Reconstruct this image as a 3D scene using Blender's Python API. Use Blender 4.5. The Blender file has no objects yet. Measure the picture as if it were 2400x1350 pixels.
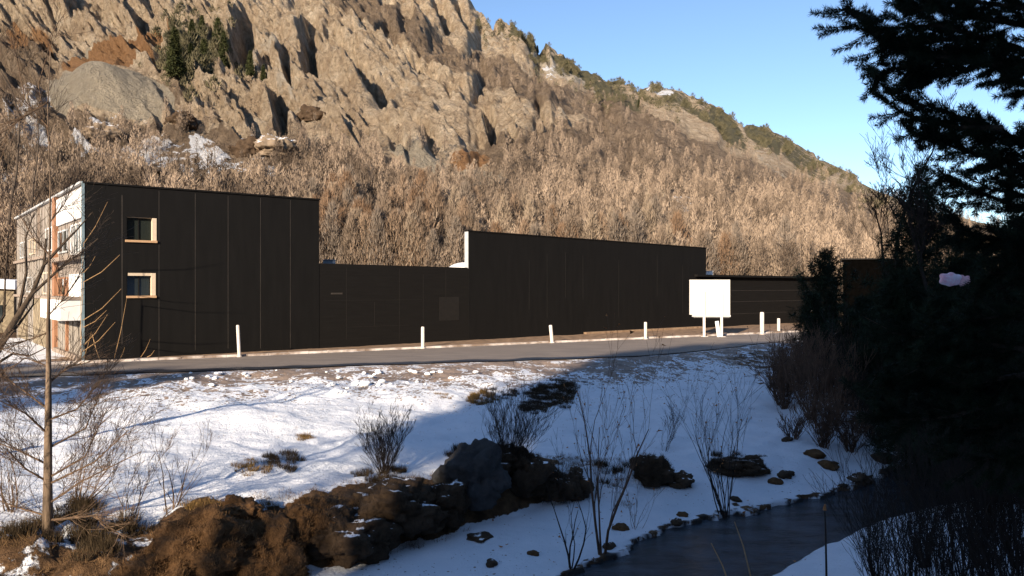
import bpy, math, random
import numpy as np
from mathutils import Vector, Matrix
R = math.radians
sc = bpy.context.scene
col = sc.collection
random.seed(7)
rng = np.random.default_rng(11)

# ---------------------------------------------------------------- camera
F = 1792.0                      # focal length in photo pixels (photo 2400 wide)
HX, HY = 1200.0, 676.0
cd = bpy.data.cameras.new('camera'); cam = bpy.data.objects.new('camera', cd); col.objects.link(cam)
cam.location = (0, 0, 0); cam.rotation_euler = (R(90), 0, 0)
cd.sensor_width = 36; cd.lens = 36 * F / 2400; cd.clip_start = .1; cd.clip_end = 6000
sc.camera = cam
# ---------------------------------------------------------------- light
SUN_EL = 20.0
SH = Vector((-0.41, -0.912, 0)).normalized()
TE = math.tan(R(SUN_EL))
sund = Vector((SH.x * math.cos(R(SUN_EL)), SH.y * math.cos(R(SUN_EL)), math.sin(R(SUN_EL))))
w = bpy.data.worlds.new('World'); sc.world = w; w.use_nodes = True
nt = w.node_tree; bg = nt.nodes['Background']
sky = nt.nodes.new('ShaderNodeTexSky'); sky.sky_type = 'NISHITA'; sky.sun_disc = False
sky.sun_elevation = R(SUN_EL); sky.sun_rotation = math.atan2(sund.x, sund.y)
sky.altitude = 1500; sky.air_density = 1.0; sky.dust_density = 1.0; sky.ozone_density = 2.6
nt.links.new(sky.outputs[0], bg.inputs[0]); bg.inputs[1].default_value = .112
sl = bpy.data.lights.new('sun', 'SUN'); sl.energy = 5.0; sl.angle = R(.9); sl.color = (1, .83, .64)
so = bpy.data.objects.new('sun', sl); col.objects.link(so); so.rotation_euler = sund.to_track_quat('Z', 'Y').to_euler()
sc.view_settings.view_transform = 'Standard'; sc.view_settings.look = 'None'
sc.view_settings.exposure = .95; sc.view_settings.gamma = 1
sc.cycles.max_bounces = 5; sc.cycles.diffuse_bounces = 3; sc.cycles.transparent_max_bounces = 8

# ---------------------------------------------------------------- numpy noise
def vn(x, y, s=0):
    x = np.asarray(x, float); y = np.asarray(y, float)
    xi = np.floor(x).astype(np.int64); yi = np.floor(y).astype(np.int64)
    fx = x - xi; fy = y - yi
    fx = fx * fx * (3 - 2 * fx); fy = fy * fy * (3 - 2 * fy)
    def h(a, b):
        n = (a * 374761393 + b * 668265263 + s * 974634777) & 0xffffffff
        n = ((n ^ (n >> 13)) * 1274126177) & 0xffffffff
        n = n ^ (n >> 16)
        return (n & 0xffff) / 65535.0
    return (h(xi, yi) * (1 - fx) + h(xi + 1, yi) * fx) * (1 - fy) + (h(xi, yi + 1) * (1 - fx) + h(xi + 1, yi + 1) * fx) * fy
def fbm(x, y, s=0, o=4, g=.5):
    t = 0; a = 1; n = 0
    for k in range(o):
        t = t + a * vn(np.asarray(x) * 2 ** k, np.asarray(y) * 2 ** k, s + k * 17); n += a; a *= g
    return t / n - .5
def ss(a, b, x):
    t = np.clip((np.asarray(x, float) - a) / (b - a), 0, 1); return t * t * (3 - 2 * t)

# ---------------------------------------------------------------- object helpers
def tag(o, label=None, cat=None, group=None, kind=None):
    if label: o['label'] = label
    if cat: o['category'] = cat
    if group: o['group'] = group
    if kind: o['kind'] = kind
    return o
def empty(name, loc, rz=0):
    o = bpy.data.objects.new(name, None); col.objects.link(o); o.location = loc; o.rotation_euler = (0, 0, rz)
    o.empty_display_size = .3
    return o
class MB:
    def __init__(s): s.v = []; s.f = []; s.n = 0
    def add(s, v, f):
        s.v.append(np.asarray(v, float)); s.f += [tuple(i + s.n for i in q) for q in f]; s.n += len(v)
    def box(s, a, b, ux=(1, 0), o=(0, 0, 0)):
        # box from a to b in a frame with x axis ux (horizontal) about o
        ux = np.array(ux, float); uy = np.array((-ux[1], ux[0])); v = []
        for z in (a[2], b[2]):
            for (p, q) in ((a[0], a[1]), (b[0], a[1]), (b[0], b[1]), (a[0], b[1])):
                h = ux * p + uy * q; v.append((o[0] + h[0], o[1] + h[1], o[2] + z))
        s.add(v, [(0, 3, 2, 1), (4, 5, 6, 7), (0, 1, 5, 4), (1, 2, 6, 5), (2, 3, 7, 6), (3, 0, 4, 7)])
    def hexa(s, lo, hi):
        s.add(list(lo) + list(hi), [(0, 3, 2, 1), (4, 5, 6, 7), (0, 1, 5, 4), (1, 2, 6, 5), (2, 3, 7, 6), (3, 0, 4, 7)])
    def tube(s, pts, rad, n=5):
        pts = [Vector(p) for p in pts]; vs = []; fs = []
        for i, p in enumerate(pts):
            d = (pts[min(i + 1, len(pts) - 1)] - pts[max(i - 1, 0)])
            if d.length < 1e-6: d = Vector((0, 0, 1))
            d.normalize(); a = d.cross(Vector((.3, .9, .1)) if abs(d.y) < .9 else Vector((1, 0, 0))).normalized(); b = d.cross(a)
            r = rad[i] if hasattr(rad, '__len__') else rad
            for k in range(n):
                t = 2 * math.pi * k / n; vs.append(tuple(p + a * (r * math.cos(t)) + b * (r * math.sin(t))))
        for i in range(len(pts) - 1):
            for k in range(n):
                k2 = (k + 1) % n; fs.append((i * n + k, i * n + k2, (i + 1) * n + k2, (i + 1) * n + k))
        fs.append(tuple(range(n))[::-1]); fs.append(tuple((len(pts) - 1) * n + k for k in range(n)))
        s.add(vs, fs)
    def build(s, name, m, parent=None, smooth=False, origin=None):
        v = np.concatenate(s.v) if s.v else np.zeros((0, 3))
        if origin is not None: v = v - np.array(origin)
        me = bpy.data.meshes.new(name); me.from_pydata(v.tolist(), [], s.f); me.update()
        for x in (m if isinstance(m, (list, tuple)) else [m]): me.materials.append(x)
        if smooth: me.shade_smooth()
        o = bpy.data.objects.new(name, me); col.objects.link(o)
        if origin is not None and parent is None: o.location = origin
        if parent: o.parent = parent
        return o
def tri_mesh(name, v, m, parent=None, idx=None):
    """v: (n,3,3) loose triangles"""
    n = len(v); me = bpy.data.meshes.new(name)
    me.vertices.add(n * 3); me.vertices.foreach_set('co', v.reshape(-1).astype(np.float32))
    me.loops.add(n * 3); me.loops.foreach_set('vertex_index', np.arange(n * 3, dtype=np.int32))
    me.polygons.add(n); me.polygons.foreach_set('loop_start', np.arange(0, n * 3, 3, dtype=np.int32))
    me.polygons.foreach_set('loop_total', np.full(n, 3, dtype=np.int32))
    me.update(calc_edges=True)
    for x in (m if isinstance(m, list) else [m]): me.materials.append(x)
    if idx is not None: me.polygons.foreach_set('material_index', idx.astype(np.int32))
    o = bpy.data.objects.new(name, me); col.objects.link(o)
    if parent: o.parent = parent
    return o
def grid_mesh(name, X, Y, Z, mats, attrs=None, smooth=True):
    ny, nx = X.shape
    v = np.stack([X, Y, Z], -1).reshape(-1, 3).astype(np.float32)
    i = np.arange(nx * ny).reshape(ny, nx)
    q = np.stack([i[:-1, :-1], i[:-1, 1:], i[1:, 1:], i[1:, :-1]], -1).reshape(-1, 4).astype(np.int32)
    me = bpy.data.meshes.new(name); me.vertices.add(len(v)); me.vertices.foreach_set('co', v.reshape(-1))
    me.loops.add(q.size); me.loops.foreach_set('vertex_index', q.reshape(-1))
    me.polygons.add(len(q)); me.polygons.foreach_set('loop_start', np.arange(0, q.size, 4, dtype=np.int32))
    me.polygons.foreach_set('loop_total', np.full(len(q), 4, dtype=np.int32))
    me.update(calc_edges=True)
    for k, a in (attrs or {}).items():
        at = me.attributes.new(k, 'FLOAT', 'POINT'); at.data.foreach_set('value', a.reshape(-1).astype(np.float32))
    me.materials.append(mats)
    if smooth: me.shade_smooth()
    o = bpy.data.objects.new(name, me); col.objects.link(o); return o

# ---------------------------------------------------------------- materials
class NT:
    def __init__(s, name):
        s.m = bpy.data.materials.new(name); s.m.use_nodes = True; s.t = s.m.node_tree; s.p = s.t.nodes['Principled BSDF']
        s.tc = s.t.nodes.new('ShaderNodeTexCoord').outputs['Object']
    def n(s, k, **kw):
        o = s.t.nodes.new(k)
        for a, b in kw.items(): setattr(o, a, b)
        return o
    def l(s, a, b): s.t.links.new(a, b)
    def noise(s, scale, detail=4, vec=None, stretch=None, rough=.55):
        o = s.n('ShaderNodeTexNoise'); o.inputs['Scale'].default_value = scale; o.inputs['Detail'].default_value = detail
        o.inputs['Roughness'].default_value = rough
        v = vec or s.tc
        if stretch:
            mp = s.n('ShaderNodeMapping'); mp.inputs['Scale'].default_value = stretch; s.l(v, mp.inputs[0]); v = mp.outputs[0]
        s.l(v, o.inputs['Vector']); return o.outputs['Fac']
    def ramp(s, fac, stops, interp='LINEAR'):
        o = s.n('ShaderNodeValToRGB'); s.l(fac, o.inputs[0]); e = o.color_ramp.elements; o.color_ramp.interpolation = interp
        while len(e) < len(stops): e.new(.5)
        for i, (p, c) in enumerate(stops):
            e[i].position = p; e[i].color = (c, c, c, 1) if not hasattr(c, '__len__') else (*c, 1)
        return o.outputs[0]
    def attr(s, name):
        o = s.n('ShaderNodeAttribute'); o.attribute_name = name; return o.outputs['Fac']
    def mix(s, f, a, b, mode='MIX'):
        o = s.n('ShaderNodeMix', data_type='RGBA', blend_type=mode)
        for sock, v in ((o.inputs[0], f), (o.inputs[6], a), (o.inputs[7], b)):
            if hasattr(v, 'is_output'): s.l(v, sock)
            elif hasattr(v, '__len__'): sock.default_value = (*v, 1)
            else: sock.default_value = v
        return o.outputs[2]
    def math(s, op, a, b=0.0, clamp=False):
        o = s.n('ShaderNodeMath', operation=op, use_clamp=clamp)
        for sock, v in ((o.inputs[0], a), (o.inputs[1], b)):
            if hasattr(v, 'is_output'): s.l(v, sock)
            else: sock.default_value = v
        return o.outputs[0]
    def bump(s, h, dist=.05, strength=1):
        o = s.n('ShaderNodeBump'); o.inputs['Distance'].default_value = dist; o.inputs['Strength'].default_value = strength
        s.l(h, o.inputs['Height']); s.l(o.outputs[0], s.p.inputs['Normal']); return o
    def col(s, c):
        if hasattr(c, 'is_output'): s.l(c, s.p.inputs['Base Color'])
        else: s.p.inputs['Base Color'].default_value = (*c, 1)
    def rough(s, r):
        if hasattr(r, 'is_output'): s.l(r, s.p.inputs['Roughness'])
        else: s.p.inputs['Roughness'].default_value = r
def simple(name, a, b, scale=6, rough=.7, bump=.01, stretch=None, spec=.3, detail=5, lo=.3, hi=.7):
    m = NT(name); f = m.noise(scale, detail, stretch=stretch); m.col(m.ramp(f, [(lo, a), (hi, b)])); m.rough(rough)
    m.p.inputs['Specular IOR Level'].default_value = spec
    if bump: m.bump(f, bump)
    return m.m
M = {}
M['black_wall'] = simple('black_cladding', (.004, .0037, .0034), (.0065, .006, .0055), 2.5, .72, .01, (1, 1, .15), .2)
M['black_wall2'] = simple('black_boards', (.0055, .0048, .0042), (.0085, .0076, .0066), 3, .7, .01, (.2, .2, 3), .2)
M['seam'] = simple('panel_joint', (.03, .027, .024), (.055, .046, .038), 1.2, .6, 0)
M['white'] = simple('white_paint', (.78, .77, .74), (.86, .85, .83), 3, .5, .004)
M['greywhite'] = simple('grey_render', (.42, .43, .43), (.52, .53, .53), 4, .6, .005)
M['cream'] = simple('cream_frame', (.62, .5, .36), (.72, .6, .45), 5, .5, 0)
M['sill'] = simple('orange_lit_sill', (.45, .27, .14), (.6, .4, .24), 9, .6, 0, (1, 1, 4))  # orange sunlight put into the colour, for the sills and one low post
M['orange_wood'] = simple('orange_wood', (.26, .13, .07), (.4, .21, .12), 5, .65, .01, (1, 1, .2))
M['brown_board'] = simple('weathered_boards', (.17, .14, .12), (.34, .3, .26), 3.5, .8, .02, (2, 2, .12))
M['grey_board'] = simple('grey_boards', (.2, .18, .155), (.42, .38, .33), 3, .8, .02, (2, 2, .15))
M['stone_wall'] = simple('rubble_stone', (.10, .08, .055), (.33, .27, .18), 2.2, .9, .06, None, .2, 8)
M['slab'] = simple('concrete_slab', (.22, .17, .13), (.34, .28, .23), 3, .8, .01)
M['post'] = simple('post_paint', (.66, .58, .5), (.8, .74, .68), 4, .5, 0)
M['yellow'] = simple('yellow_band', (.6, .3, .03), (.75, .42, .06), 4, .5, 0)
M['blue_band'] = simple('blue_band', (.03, .09, .25), (.05, .14, .35), 4, .5, 0)
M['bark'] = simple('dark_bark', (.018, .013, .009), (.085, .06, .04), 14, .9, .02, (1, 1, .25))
M['bark_lit'] = simple('sunlit_bark', (.06, .04, .026), (.18, .115, .07), 10, .85, .01, (1, 1, .25))  # lighter copy of the bark, with sunlight put into its colour
M['twig'] = simple('twig_bark', (.045, .026, .017), (.15, .085, .05), 5, .8, 0)
M['twig_dark'] = simple('dark_twig', (.012, .008, .006), (.035, .024, .016), 5, .8, 0)
M['reed'] = simple('dry_stem', (.34, .2, .09), (.5, .32, .16), 5, .8, 0)
M['needles'] = simple('dark_needles', (.006, .011, .006), (.02, .034, .015), 2, .7, 0, None, .15)
M['needles_g'] = simple('green_needles', (.018, .024, .01), (.075, .08, .03), .6, .8, 0, None, .1)
M['drygrass'] = simple('dry_grass', (.10, .06, .02), (.27, .17, .06), 3, .9, 0)
M['darkgrass'] = simple('withered_turf', (.018, .013, .007), (.075, .05, .024), 3, .9, 0)
M['leaf'] = simple('dead_leaf', (.3, .11, .03), (.5, .24, .09), 6, .8, 0)
M['pink'] = simple('pink_cloth', (.75, .25, .28), (.85, .6, .6), 1.3, .6, .01)
M['snow_plain'] = simple('snow', (.82, .85, .88), (.9, .91, .93), 3, .6, .03)
def glassmat():
    m = NT('window_glass'); m.col((.02, .025, .022)); m.rough(.06); m.p.inputs['Specular IOR Level'].default_value = .8; return m.m
M['glass'] = glassmat()
def rockmat(name, a, b, c, snow=.0, sc_=1.6):
    m = NT(name); f = m.noise(sc_, 9, rough=.65); f2 = m.noise(sc_ * 5, 6)
    cc = m.ramp(f, [(.32, a), (.5, b), (.68, c)])
    cc = m.mix(m.math('MULTIPLY', f2, .8), cc, a, 'MULTIPLY')
    cc = m.mix(.35, cc, b)
    if snow:
        g = m.n('ShaderNodeNewGeometry'); sp = m.n('ShaderNodeSeparateXYZ'); m.l(g.outputs['Normal'], sp.inputs[0])
        k = m.math('ADD', sp.outputs[2], m.math('MULTIPLY', m.math('SUBTRACT', f, .5), .55))
        k = m.ramp(k, [(snow, 0.), (snow + .06, 1.)])
        cc = m.mix(k, cc, (.85, .87, .9))
    m.col(cc); m.rough(.9); m.p.inputs['Specular IOR Level'].default_value = .2
    m.bump(m.math('ADD', f, m.math('MULTIPLY', f2, .35)), .12)
    return m.m
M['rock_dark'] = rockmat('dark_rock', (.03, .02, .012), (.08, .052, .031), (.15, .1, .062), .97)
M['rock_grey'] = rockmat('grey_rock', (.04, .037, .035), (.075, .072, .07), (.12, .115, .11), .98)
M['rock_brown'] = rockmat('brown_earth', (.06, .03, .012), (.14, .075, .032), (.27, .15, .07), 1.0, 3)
M['rock_tan'] = rockmat('tan_rock', (.14, .1, .07), (.26, .2, .14), (.4, .32, .23), .8, .5)

def ground_mat():
    m = NT('snowy_ground')
    n1 = m.noise(.55, 6); n2 = m.noise(5, 7, rough=.6); n3 = m.noise(22, 4)
    snow = m.ramp(m.noise(.9, 5), [(.3, (.66, .70, .75)), (.7, (.77, .79, .83))])
    # grit and litter speckles
    vor = m.n('ShaderNodeTexVoronoi'); vor.inputs['Scale'].default_value = 3.4; m.l(m.tc, vor.inputs['Vector'])
    thr = m.math('MULTIPLY', m.attr('grit'), m.math('ADD', m.math('MULTIPLY', m.ramp(m.noise(.8, 7, rough=.65), [(.36, 0.), (.62, 1.)]), .95), 0.12))
    spk = m.math('LESS_THAN', vor.outputs['Distance'], thr)
    vor2 = m.n('ShaderNodeTexVoronoi'); vor2.inputs['Scale'].default_value = 7.5; m.l(m.tc, vor2.inputs['Vector'])
    spk2 = m.math('LESS_THAN', vor2.outputs['Distance'], m.math('MULTIPLY', thr, 1.1))
    dirt = m.ramp(m.noise(3, 6), [(.3, (.08, .05, .03)), (.7, (.3, .2, .13))])
    c = m.mix(m.math('MULTIPLY', m.math('MAXIMUM', spk, spk2), .9), snow, dirt)
    # muddy slush toward the road
    mud = m.math('MULTIPLY', m.attr('mud'), m.ramp(m.noise(2.4, 8, rough=.68), [(.38, 0.), (.62, 1.)]))
    c = m.mix(mud, c, m.ramp(n3, [(.3, (.2, .145, .105)), (.7, (.42, .33, .26))]))
    ea = m.math('ADD', m.attr('earth'), m.math('MULTIPLY', m.math('SUBTRACT', m.noise(1.7, 7, rough=.62), .5), 1.5))
    ea = m.ramp(ea, [(.5, 0.), (.56, 1.)])
    earth = m.ramp(m.noise(2.2, 9, rough=.7), [(.3, (.03, .018, .009)), (.48, (.11, .06, .026)), (.7, (.26, .15, .07))])
    c = m.mix(ea, c, earth)
    sm = m.math('MULTIPLY', m.attr('mud'), m.ramp(m.noise(6, 5, rough=.7), [(.45, 0.), (.6, .7)])); c = m.mix(sm, c, (.3, .22, .165))
    bed = m.attr('bed'); c = m.mix(bed, c, (.035, .035, .035))
    m.col(c); m.rough(.75); m.p.inputs['Specular IOR Level'].default_value = .25
    h = m.math('ADD', m.math('MULTIPLY', n2, .5), m.math('MULTIPLY', n3, .22))
    h = m.math('ADD', h, m.math('MULTIPLY', m.math('MULTIPLY', m.noise(3.2, 9, rough=.7), ea), 3.0))
    m.bump(h, .16, .8)
    return m.m
def road_mat():
    m = NT('worn_asphalt'); n = m.noise(1.1, 6, stretch=(.5, 1.5, 1)); n2 = m.noise(45, 3)
    c = m.ramp(n, [(.3, (.14, .11, .088)), (.7, (.25, .2, .155))])
    c = m.mix(.4, c, m.ramp(n2, [(.3, (.09, .08, .075)), (.7, (.3, .26, .23))]))
    edge_dark = m.ramp(m.math('ADD', m.attr('edge_dark'), m.math('MULTIPLY', m.math('SUBTRACT', m.noise(.5, 4), .5), .9)), [(.4, 0.), (.65, 1.)])
    c = m.mix(edge_dark, c, (.028, .03, .036))
    sn = m.ramp(m.math('ADD', m.attr('slush'), m.math('MULTIPLY', m.math('SUBTRACT', m.noise(1.1, 8, rough=.65), .5), 1.1)), [(.5, 0.), (.62, 1.)])
    c = m.mix(m.math('MULTIPLY', sn, .8), c, (.7, .68, .68))
    m.col(c); m.rough(m.ramp(edge_dark, [(0., .85), (1., .4)])); m.bump(n2, .01)
    return m.m
def water_mat():
    m = NT('stream_water'); m.col(m.ramp(m.noise(1.2, 5, stretch=(1, 1.8, 1)), [(.38, (.004, .008, .014)), (.62, (.048, .062, .082))])); m.rough(.16)
    m.p.inputs['Specular IOR Level'].default_value = .5
    a = m.noise(2.6, 7, stretch=(.8, 2.4, 1), rough=.68); m.bump(a, .13, 1); return m.m
def mountain_mat():
    m = NT('mountain_rock')
    n1 = m.noise(.03, 8, rough=.6); n2 = m.noise(.16, 9, rough=.68); n3 = m.noise(.9, 6, rough=.7)
    st = m.noise(.22, 7, stretch=(1.3, .45, .45), rough=.65)
    rock = m.ramp(n2, [(.28, (.26, .195, .13)), (.42, (.55, .43, .3)), (.56, (.7, .57, .41)), (.75, (.8, .7, .55))])
    rock = m.mix(m.ramp(st, [(.42, .0), (.58, .4)]), rock, (.34, .235, .145))
    rock = m.mix(m.ramp(m.noise(.35, 8, rough=.72), [(.34, .55), (.4, 0.)]), rock, (.04, .034, .028))
    rock = m.mix(m.ramp(n3, [(.4, .4), (.6, 0.)]), rock, (.1, .07, .045))
    spk = m.ramp(m.noise(.7, 8, rough=.8), [(.36, .6), (.43, 0.)]); rock = m.mix(spk, rock, (.10, .075, .05))
    brown = m.ramp(st, [(.3, (.17, .125, .088)), (.55, (.31, .235, .165)), (.75, (.43, .335, .24))])
    brown = m.mix(m.ramp(n3, [(.4, .45), (.6, 0.)]), brown, (.08, .055, .035))
    def edge(name, k=1.0, sc_=None, lo=.46, hi=.56):
        f = m.math('ADD', m.attr(name), m.math('MULTIPLY', m.math('SUBTRACT', sc_ or n2, .5), k))
        return m.ramp(f, [(lo, 0.), (hi, 1.)])
    c = m.mix(edge('brush', 1.3), rock, brown)
    c = m.mix(edge('gravel', .25), c, m.ramp(n3, [(.3, (.36, .31, .235)), (.7, (.46, .405, .315))]))
    c = m.mix(edge('ochre', .7), c, m.ramp(n3, [(.3, (.25, .135, .065)), (.7, (.38, .22, .11))]))
    c = m.mix(edge('green', 2.0, m.noise(.14, 9, rough=.78)), c, m.ramp(n3, [(.3, (.07, .07, .04)), (.7, (.19, .165, .1))]))
    c = m.mix(edge('pale', 1.2), c, m.ramp(n3, [(.3, (.42, .35, .26)), (.7, (.62, .55, .45))]))
    c = m.mix(edge('snow', 1.5, m.noise(.2, 8, rough=.7), .5, .54), c, (.82, .84, .88))
    m.col(c); m.rough(.95); m.p.inputs['Specular IOR Level'].default_value = .1
    h = m.math('ADD', n2, m.math('MULTIPLY', n3, .3)); h = m.math('ADD', h, m.math('MULTIPLY', m.noise(.35, 8, rough=.72), .8))
    h = m.math('ADD', h, m.math('MULTIPLY', m.noise(.5, 10, rough=.78), 1.3))
    wv = m.n('ShaderNodeTexNoise'); wv.inputs['Scale'].default_value = .12; wv.inputs['Detail'].default_value = 5; m.l(m.tc, wv.inputs['Vector'])
    vm = m.n('ShaderNodeVectorMath', operation='MULTIPLY_ADD'); m.l(wv.outputs['Color'], vm.inputs[0]); vm.inputs[1].default_value = (14, 14, 14); m.l(m.tc, vm.inputs[2])
    vo = m.n('ShaderNodeTexVoronoi'); vo.feature = 'F1'; vo.inputs['Scale'].default_value = .16; m.l(vm.outputs[0], vo.inputs['Vector'])
    h = m.math('ADD', h, m.math('MULTIPLY', vo.outputs['Distance'], -.9)); m.bump(h, 2.6, 1)
    return m.m

# ---------------------------------------------------------------- terrain
TX =  [-60, -30, -12, -9.6, -7, -4.9, -3.3, -1.9, .6, 2.2, 3.2, 4.4, 7, 10.2, 12.3, 16, 25, 45, 80]
S1 =  [0, 0, 2, 2.5, 3, 5, 7, 8.5, 11, 12.5, 13.5, 15, 17.9, 20.4, 21.6, 24, 30, 44, 60]       # near water edge
S2 =  [3, 3, 5, 6, 7.5, 9.5, 11.5, 13, 15.3, 17.0, 18.3, 19.6, 20.9, 22.9, 25, 28, 35, 50, 66]  # far water edge
TO =  [6, 6, 9, 10, 12.5, 15.4, 16.7, 17.5, 20.6, 21.6, 20.6, 21.5, 22.6, 24.4, 26.4, 29.5, 37, 52, 68]  # toe of the bank
TB =  [11, 11, 13.5, 14.4, 16.2, 17.3, 19.6, 20.3, 22.3, 23.2, 23.6, 24.2, 25, 26.6, 28.4, 31.5, 39, 54, 70]  # top of the bank
ZB =  [-4.6, -4.6, -4.6, -4.65, -4.75, -4.8, -4.8, -4.85, -5.0, -5.15, -5.35, -5.45, -5.5, -5.45, -5.3, -5.1, -4.8, -4.5, -4.3]
YR =  [22, 31, 36.6, 37.6, 38.6, 39.3, 39.8, 40.3, 41.1, 41.8, 42.2, 42.7, 43.8, 46, 48, 52, 61, 75, 90]  # near edge of the road
ROAD_Z = -3.9
def qc(x, y): return x - .45 * y
def gz(x, y, fine=True):
    x = np.asarray(x, float); y = np.asarray(y, float)
    wob = fbm(x * .9, y * .9, 5, 3) * 1.1
    s1 = np.interp(x, TX, S1) + wob * .6; s2 = np.interp(x, TX, S2) + wob * .7 + fbm(x * 2.6, y * 2.6, 6, 3) * .75; to = np.interp(x, TX, TO) + wob
    tb = np.interp(x, TX, TB) + wob * 1.3; zb = np.interp(x, TX, ZB); yr = np.interp(x, TX, YR)
    tb = np.maximum(tb, to + .8); to = np.maximum(to, s2 + .5)
    tb = np.maximum(tb, to + .8)
    near = np.clip((y - 2.5) / np.maximum(s1 - 3.5, .5), 0, 1)
    zn = -1.7 - 4.2 * near ** .8
    z = np.where(y < s1 - 1, zn, 0)
    z = np.where((y >= s1 - 1) & (y < s1), -5.9 - .2 * (y - s1 + 1), z)
    z = np.where((y >= s1) & (y < s2), -6.35, z)
    k = np.clip((y - s2) / (to - s2), 0, 1)
    z = np.where((y >= s2) & (y < to), -5.98 + .12 * k, z)
    k = np.clip((y - to) / (tb - to), 0, 1)
    z = np.where((y >= to) & (y < tb), -5.86 + (zb + 5.86) * (1 - (1 - k) ** 2.0), z)
    k = np.clip((y - tb) / np.maximum(yr - tb, 1), 0, 1)
    z = np.where((y >= tb) & (y < yr), zb + (ROAD_Z - .02 - zb) * (k * .75 + .25 * ss(0, 1, k)), z)
    z = np.where(y >= yr, ROAD_Z - .02, z)
    bank = ss(0, .6, y - to) * (1 - ss(0, .9, y - tb))
    slope = ss(0, 2, y - to) * (1 - ss(-3.5, -.2, y - yr))
    shelf = (y > s2 + .25) | (y < s1 - .3)
    if fine:
        z = z + slope * (fbm(x * .35, y * .35, 3, 4) * .5 + fbm(x * 1.7, y * 1.7, 9, 4) * .2)
        z = z + bank * (np.abs(fbm(x * .8, y * .8, 21, 5)) * 1.3 - .12) * (x < 3.5)
        z = z + np.where(shelf & (y < yr - 1), fbm(x * .7, y * .7, 31, 4) * .14, 0)
        z = z + np.where(y > yr, fbm(x * .5, y * .5, 41, 3) * .02, 0)
        z = z + np.where(y > yr - 3, ss(-3, -1, y - yr) * (1 - ss(-.8, 0, y - yr)) * (.03 + fbm(x * 1.1, y * 1.1, 77, 4) * .22), 0)
    # unseen wooded hillside added behind the viewpoint, shaped to shade the foreground
    q = qc(x, y) + fbm(x * .12, y * .12, 51, 3) * 1.2
    top = ss(-11.8, -9.0, q) * (27.5 + 9 * ss(-5, 1, q))
    rise = ss(-3.5, -21, y) * (1 - .6 * ss(-25, -90, y))
    z = z + rise * top * (1 + .12 * fbm(x * .15, y * .15, 61, 4))
    return z
def zat(x, y): return float(gz(np.array([x]), np.array([y]))[0])
def hit(px, py):
    """where the ground lies in the direction of a photo pixel"""
    d = np.concatenate([np.arange(4, 60, .03), np.arange(60, 140, .1)])
    x = (px - HX) / F * d; zr = (HY - py) / F * d
    g = gz(x, d); i = np.argmax(zr <= g)
    if zr[i] > g[i]: i = len(d) - 1
    return Vector((x[i], d[i], g[i]))
def P(px, py, d): return Vector(((px - HX) / F * d, d, (HY - py) / F * d))

def seq(*seg):
    o = []
    for a, b, st in seg: o.append(np.arange(a, b, st))
    return np.concatenate(o)
xs = np.concatenate([[-3000, -1500, -600, -300, -150, -100, -80], seq((-65, -30, 1.2), (-30, 30, .16), (30, 60, .8)), [62, 80, 110, 160, 300, 700, 1500, 3000]])
ys = np.concatenate([[-3000, -1000, -300, -150, -100, -70], seq((-50, 5, .9), (5, 34, .11), (34, 62, .22), (62, 110, 2)), [115, 150, 300, 1000, 4000]])
X, Y = np.meshgrid(xs, ys)
Z = gz(X, Y)
Z = np.where(Y > 100, ROAD_Z - .5, Z)
wob = fbm(X * .9, Y * .9, 5, 3) * 1.1
s1 = np.interp(X, TX, S1) + wob * .6; s2 = np.interp(X, TX, S2) + wob * .7 + fbm(X * 2.6, Y * 2.6, 6, 3) * .75; to = np.maximum(np.interp(X, TX, TO) + wob, s2 + .5); tb = np.maximum(np.interp(X, TX, TB) + wob * 1.3, to + .8)
yr = np.interp(X, TX, YR)
earth = ss(-.15, .25, Y - to) * (1 - ss(-.5, .35, Y - tb)) * (1 - ss(.2, 2.6, X)) * 1.0
earth = earth * (.9 - .52 * (1 - ss(-7.5, -5.5, X)) * (Y > 12)) + .18 * (ss(-.1, .5, Y - to) * (1 - ss(0, 1.5, Y - tb)))
earth = np.maximum(earth, .56 * (1 - ss(.1, .5, np.abs(Y - s2 - .1))) * (X > 1))
# thawed verge by the wall, thicket floor at the right
earth = np.maximum(earth, .8 * ss(3, 6, Y - yr) * (Y < 100))
earth = np.maximum(earth, .55 * ss(9.5, 14, X) * ss(24, 27, Y) * (1 - ss(-4, 0, Y - yr)))
earth = np.maximum(earth, .9 * ss(-3, -10, Y))
grit = .1 + .62 * ss(-14, -1.5, Y - yr) + .25 * ss(-7, -2, Y - yr)
grit = grit * (Y > tb - 1) * (1 - .3 * ss(-2, 8, X) * (Y < yr - 7)); grit = np.where(Y < tb, .12, grit)
mud = ss(-3.5, -.3, Y - yr) * .25
bed = (((Y > s1 - .12) & (Y < s2 + .08))).astype(float)
ground = grid_mesh('snowy_ground', X, Y, Z, ground_mat(), dict(earth=earth, grit=grit, mud=mud, bed=bed))
tag(ground, kind='structure')
# stream
xw = np.arange(-40, 80, .5); yw = np.linspace(-1.2, 1.2, 9)
XW = np.repeat(xw[None], 9, 0); mid = (np.interp(XW, TX, S1) + np.interp(XW, TX, S2)) / 2; hw = (np.interp(XW, TX, S2) - np.interp(XW, TX, S1)) / 2 + .7
water = grid_mesh('stream_water', XW, mid + hw * yw[:, None] / 1.2, np.full_like(XW, -6.07) , water_mat()); tag(water, kind='structure')
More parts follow.
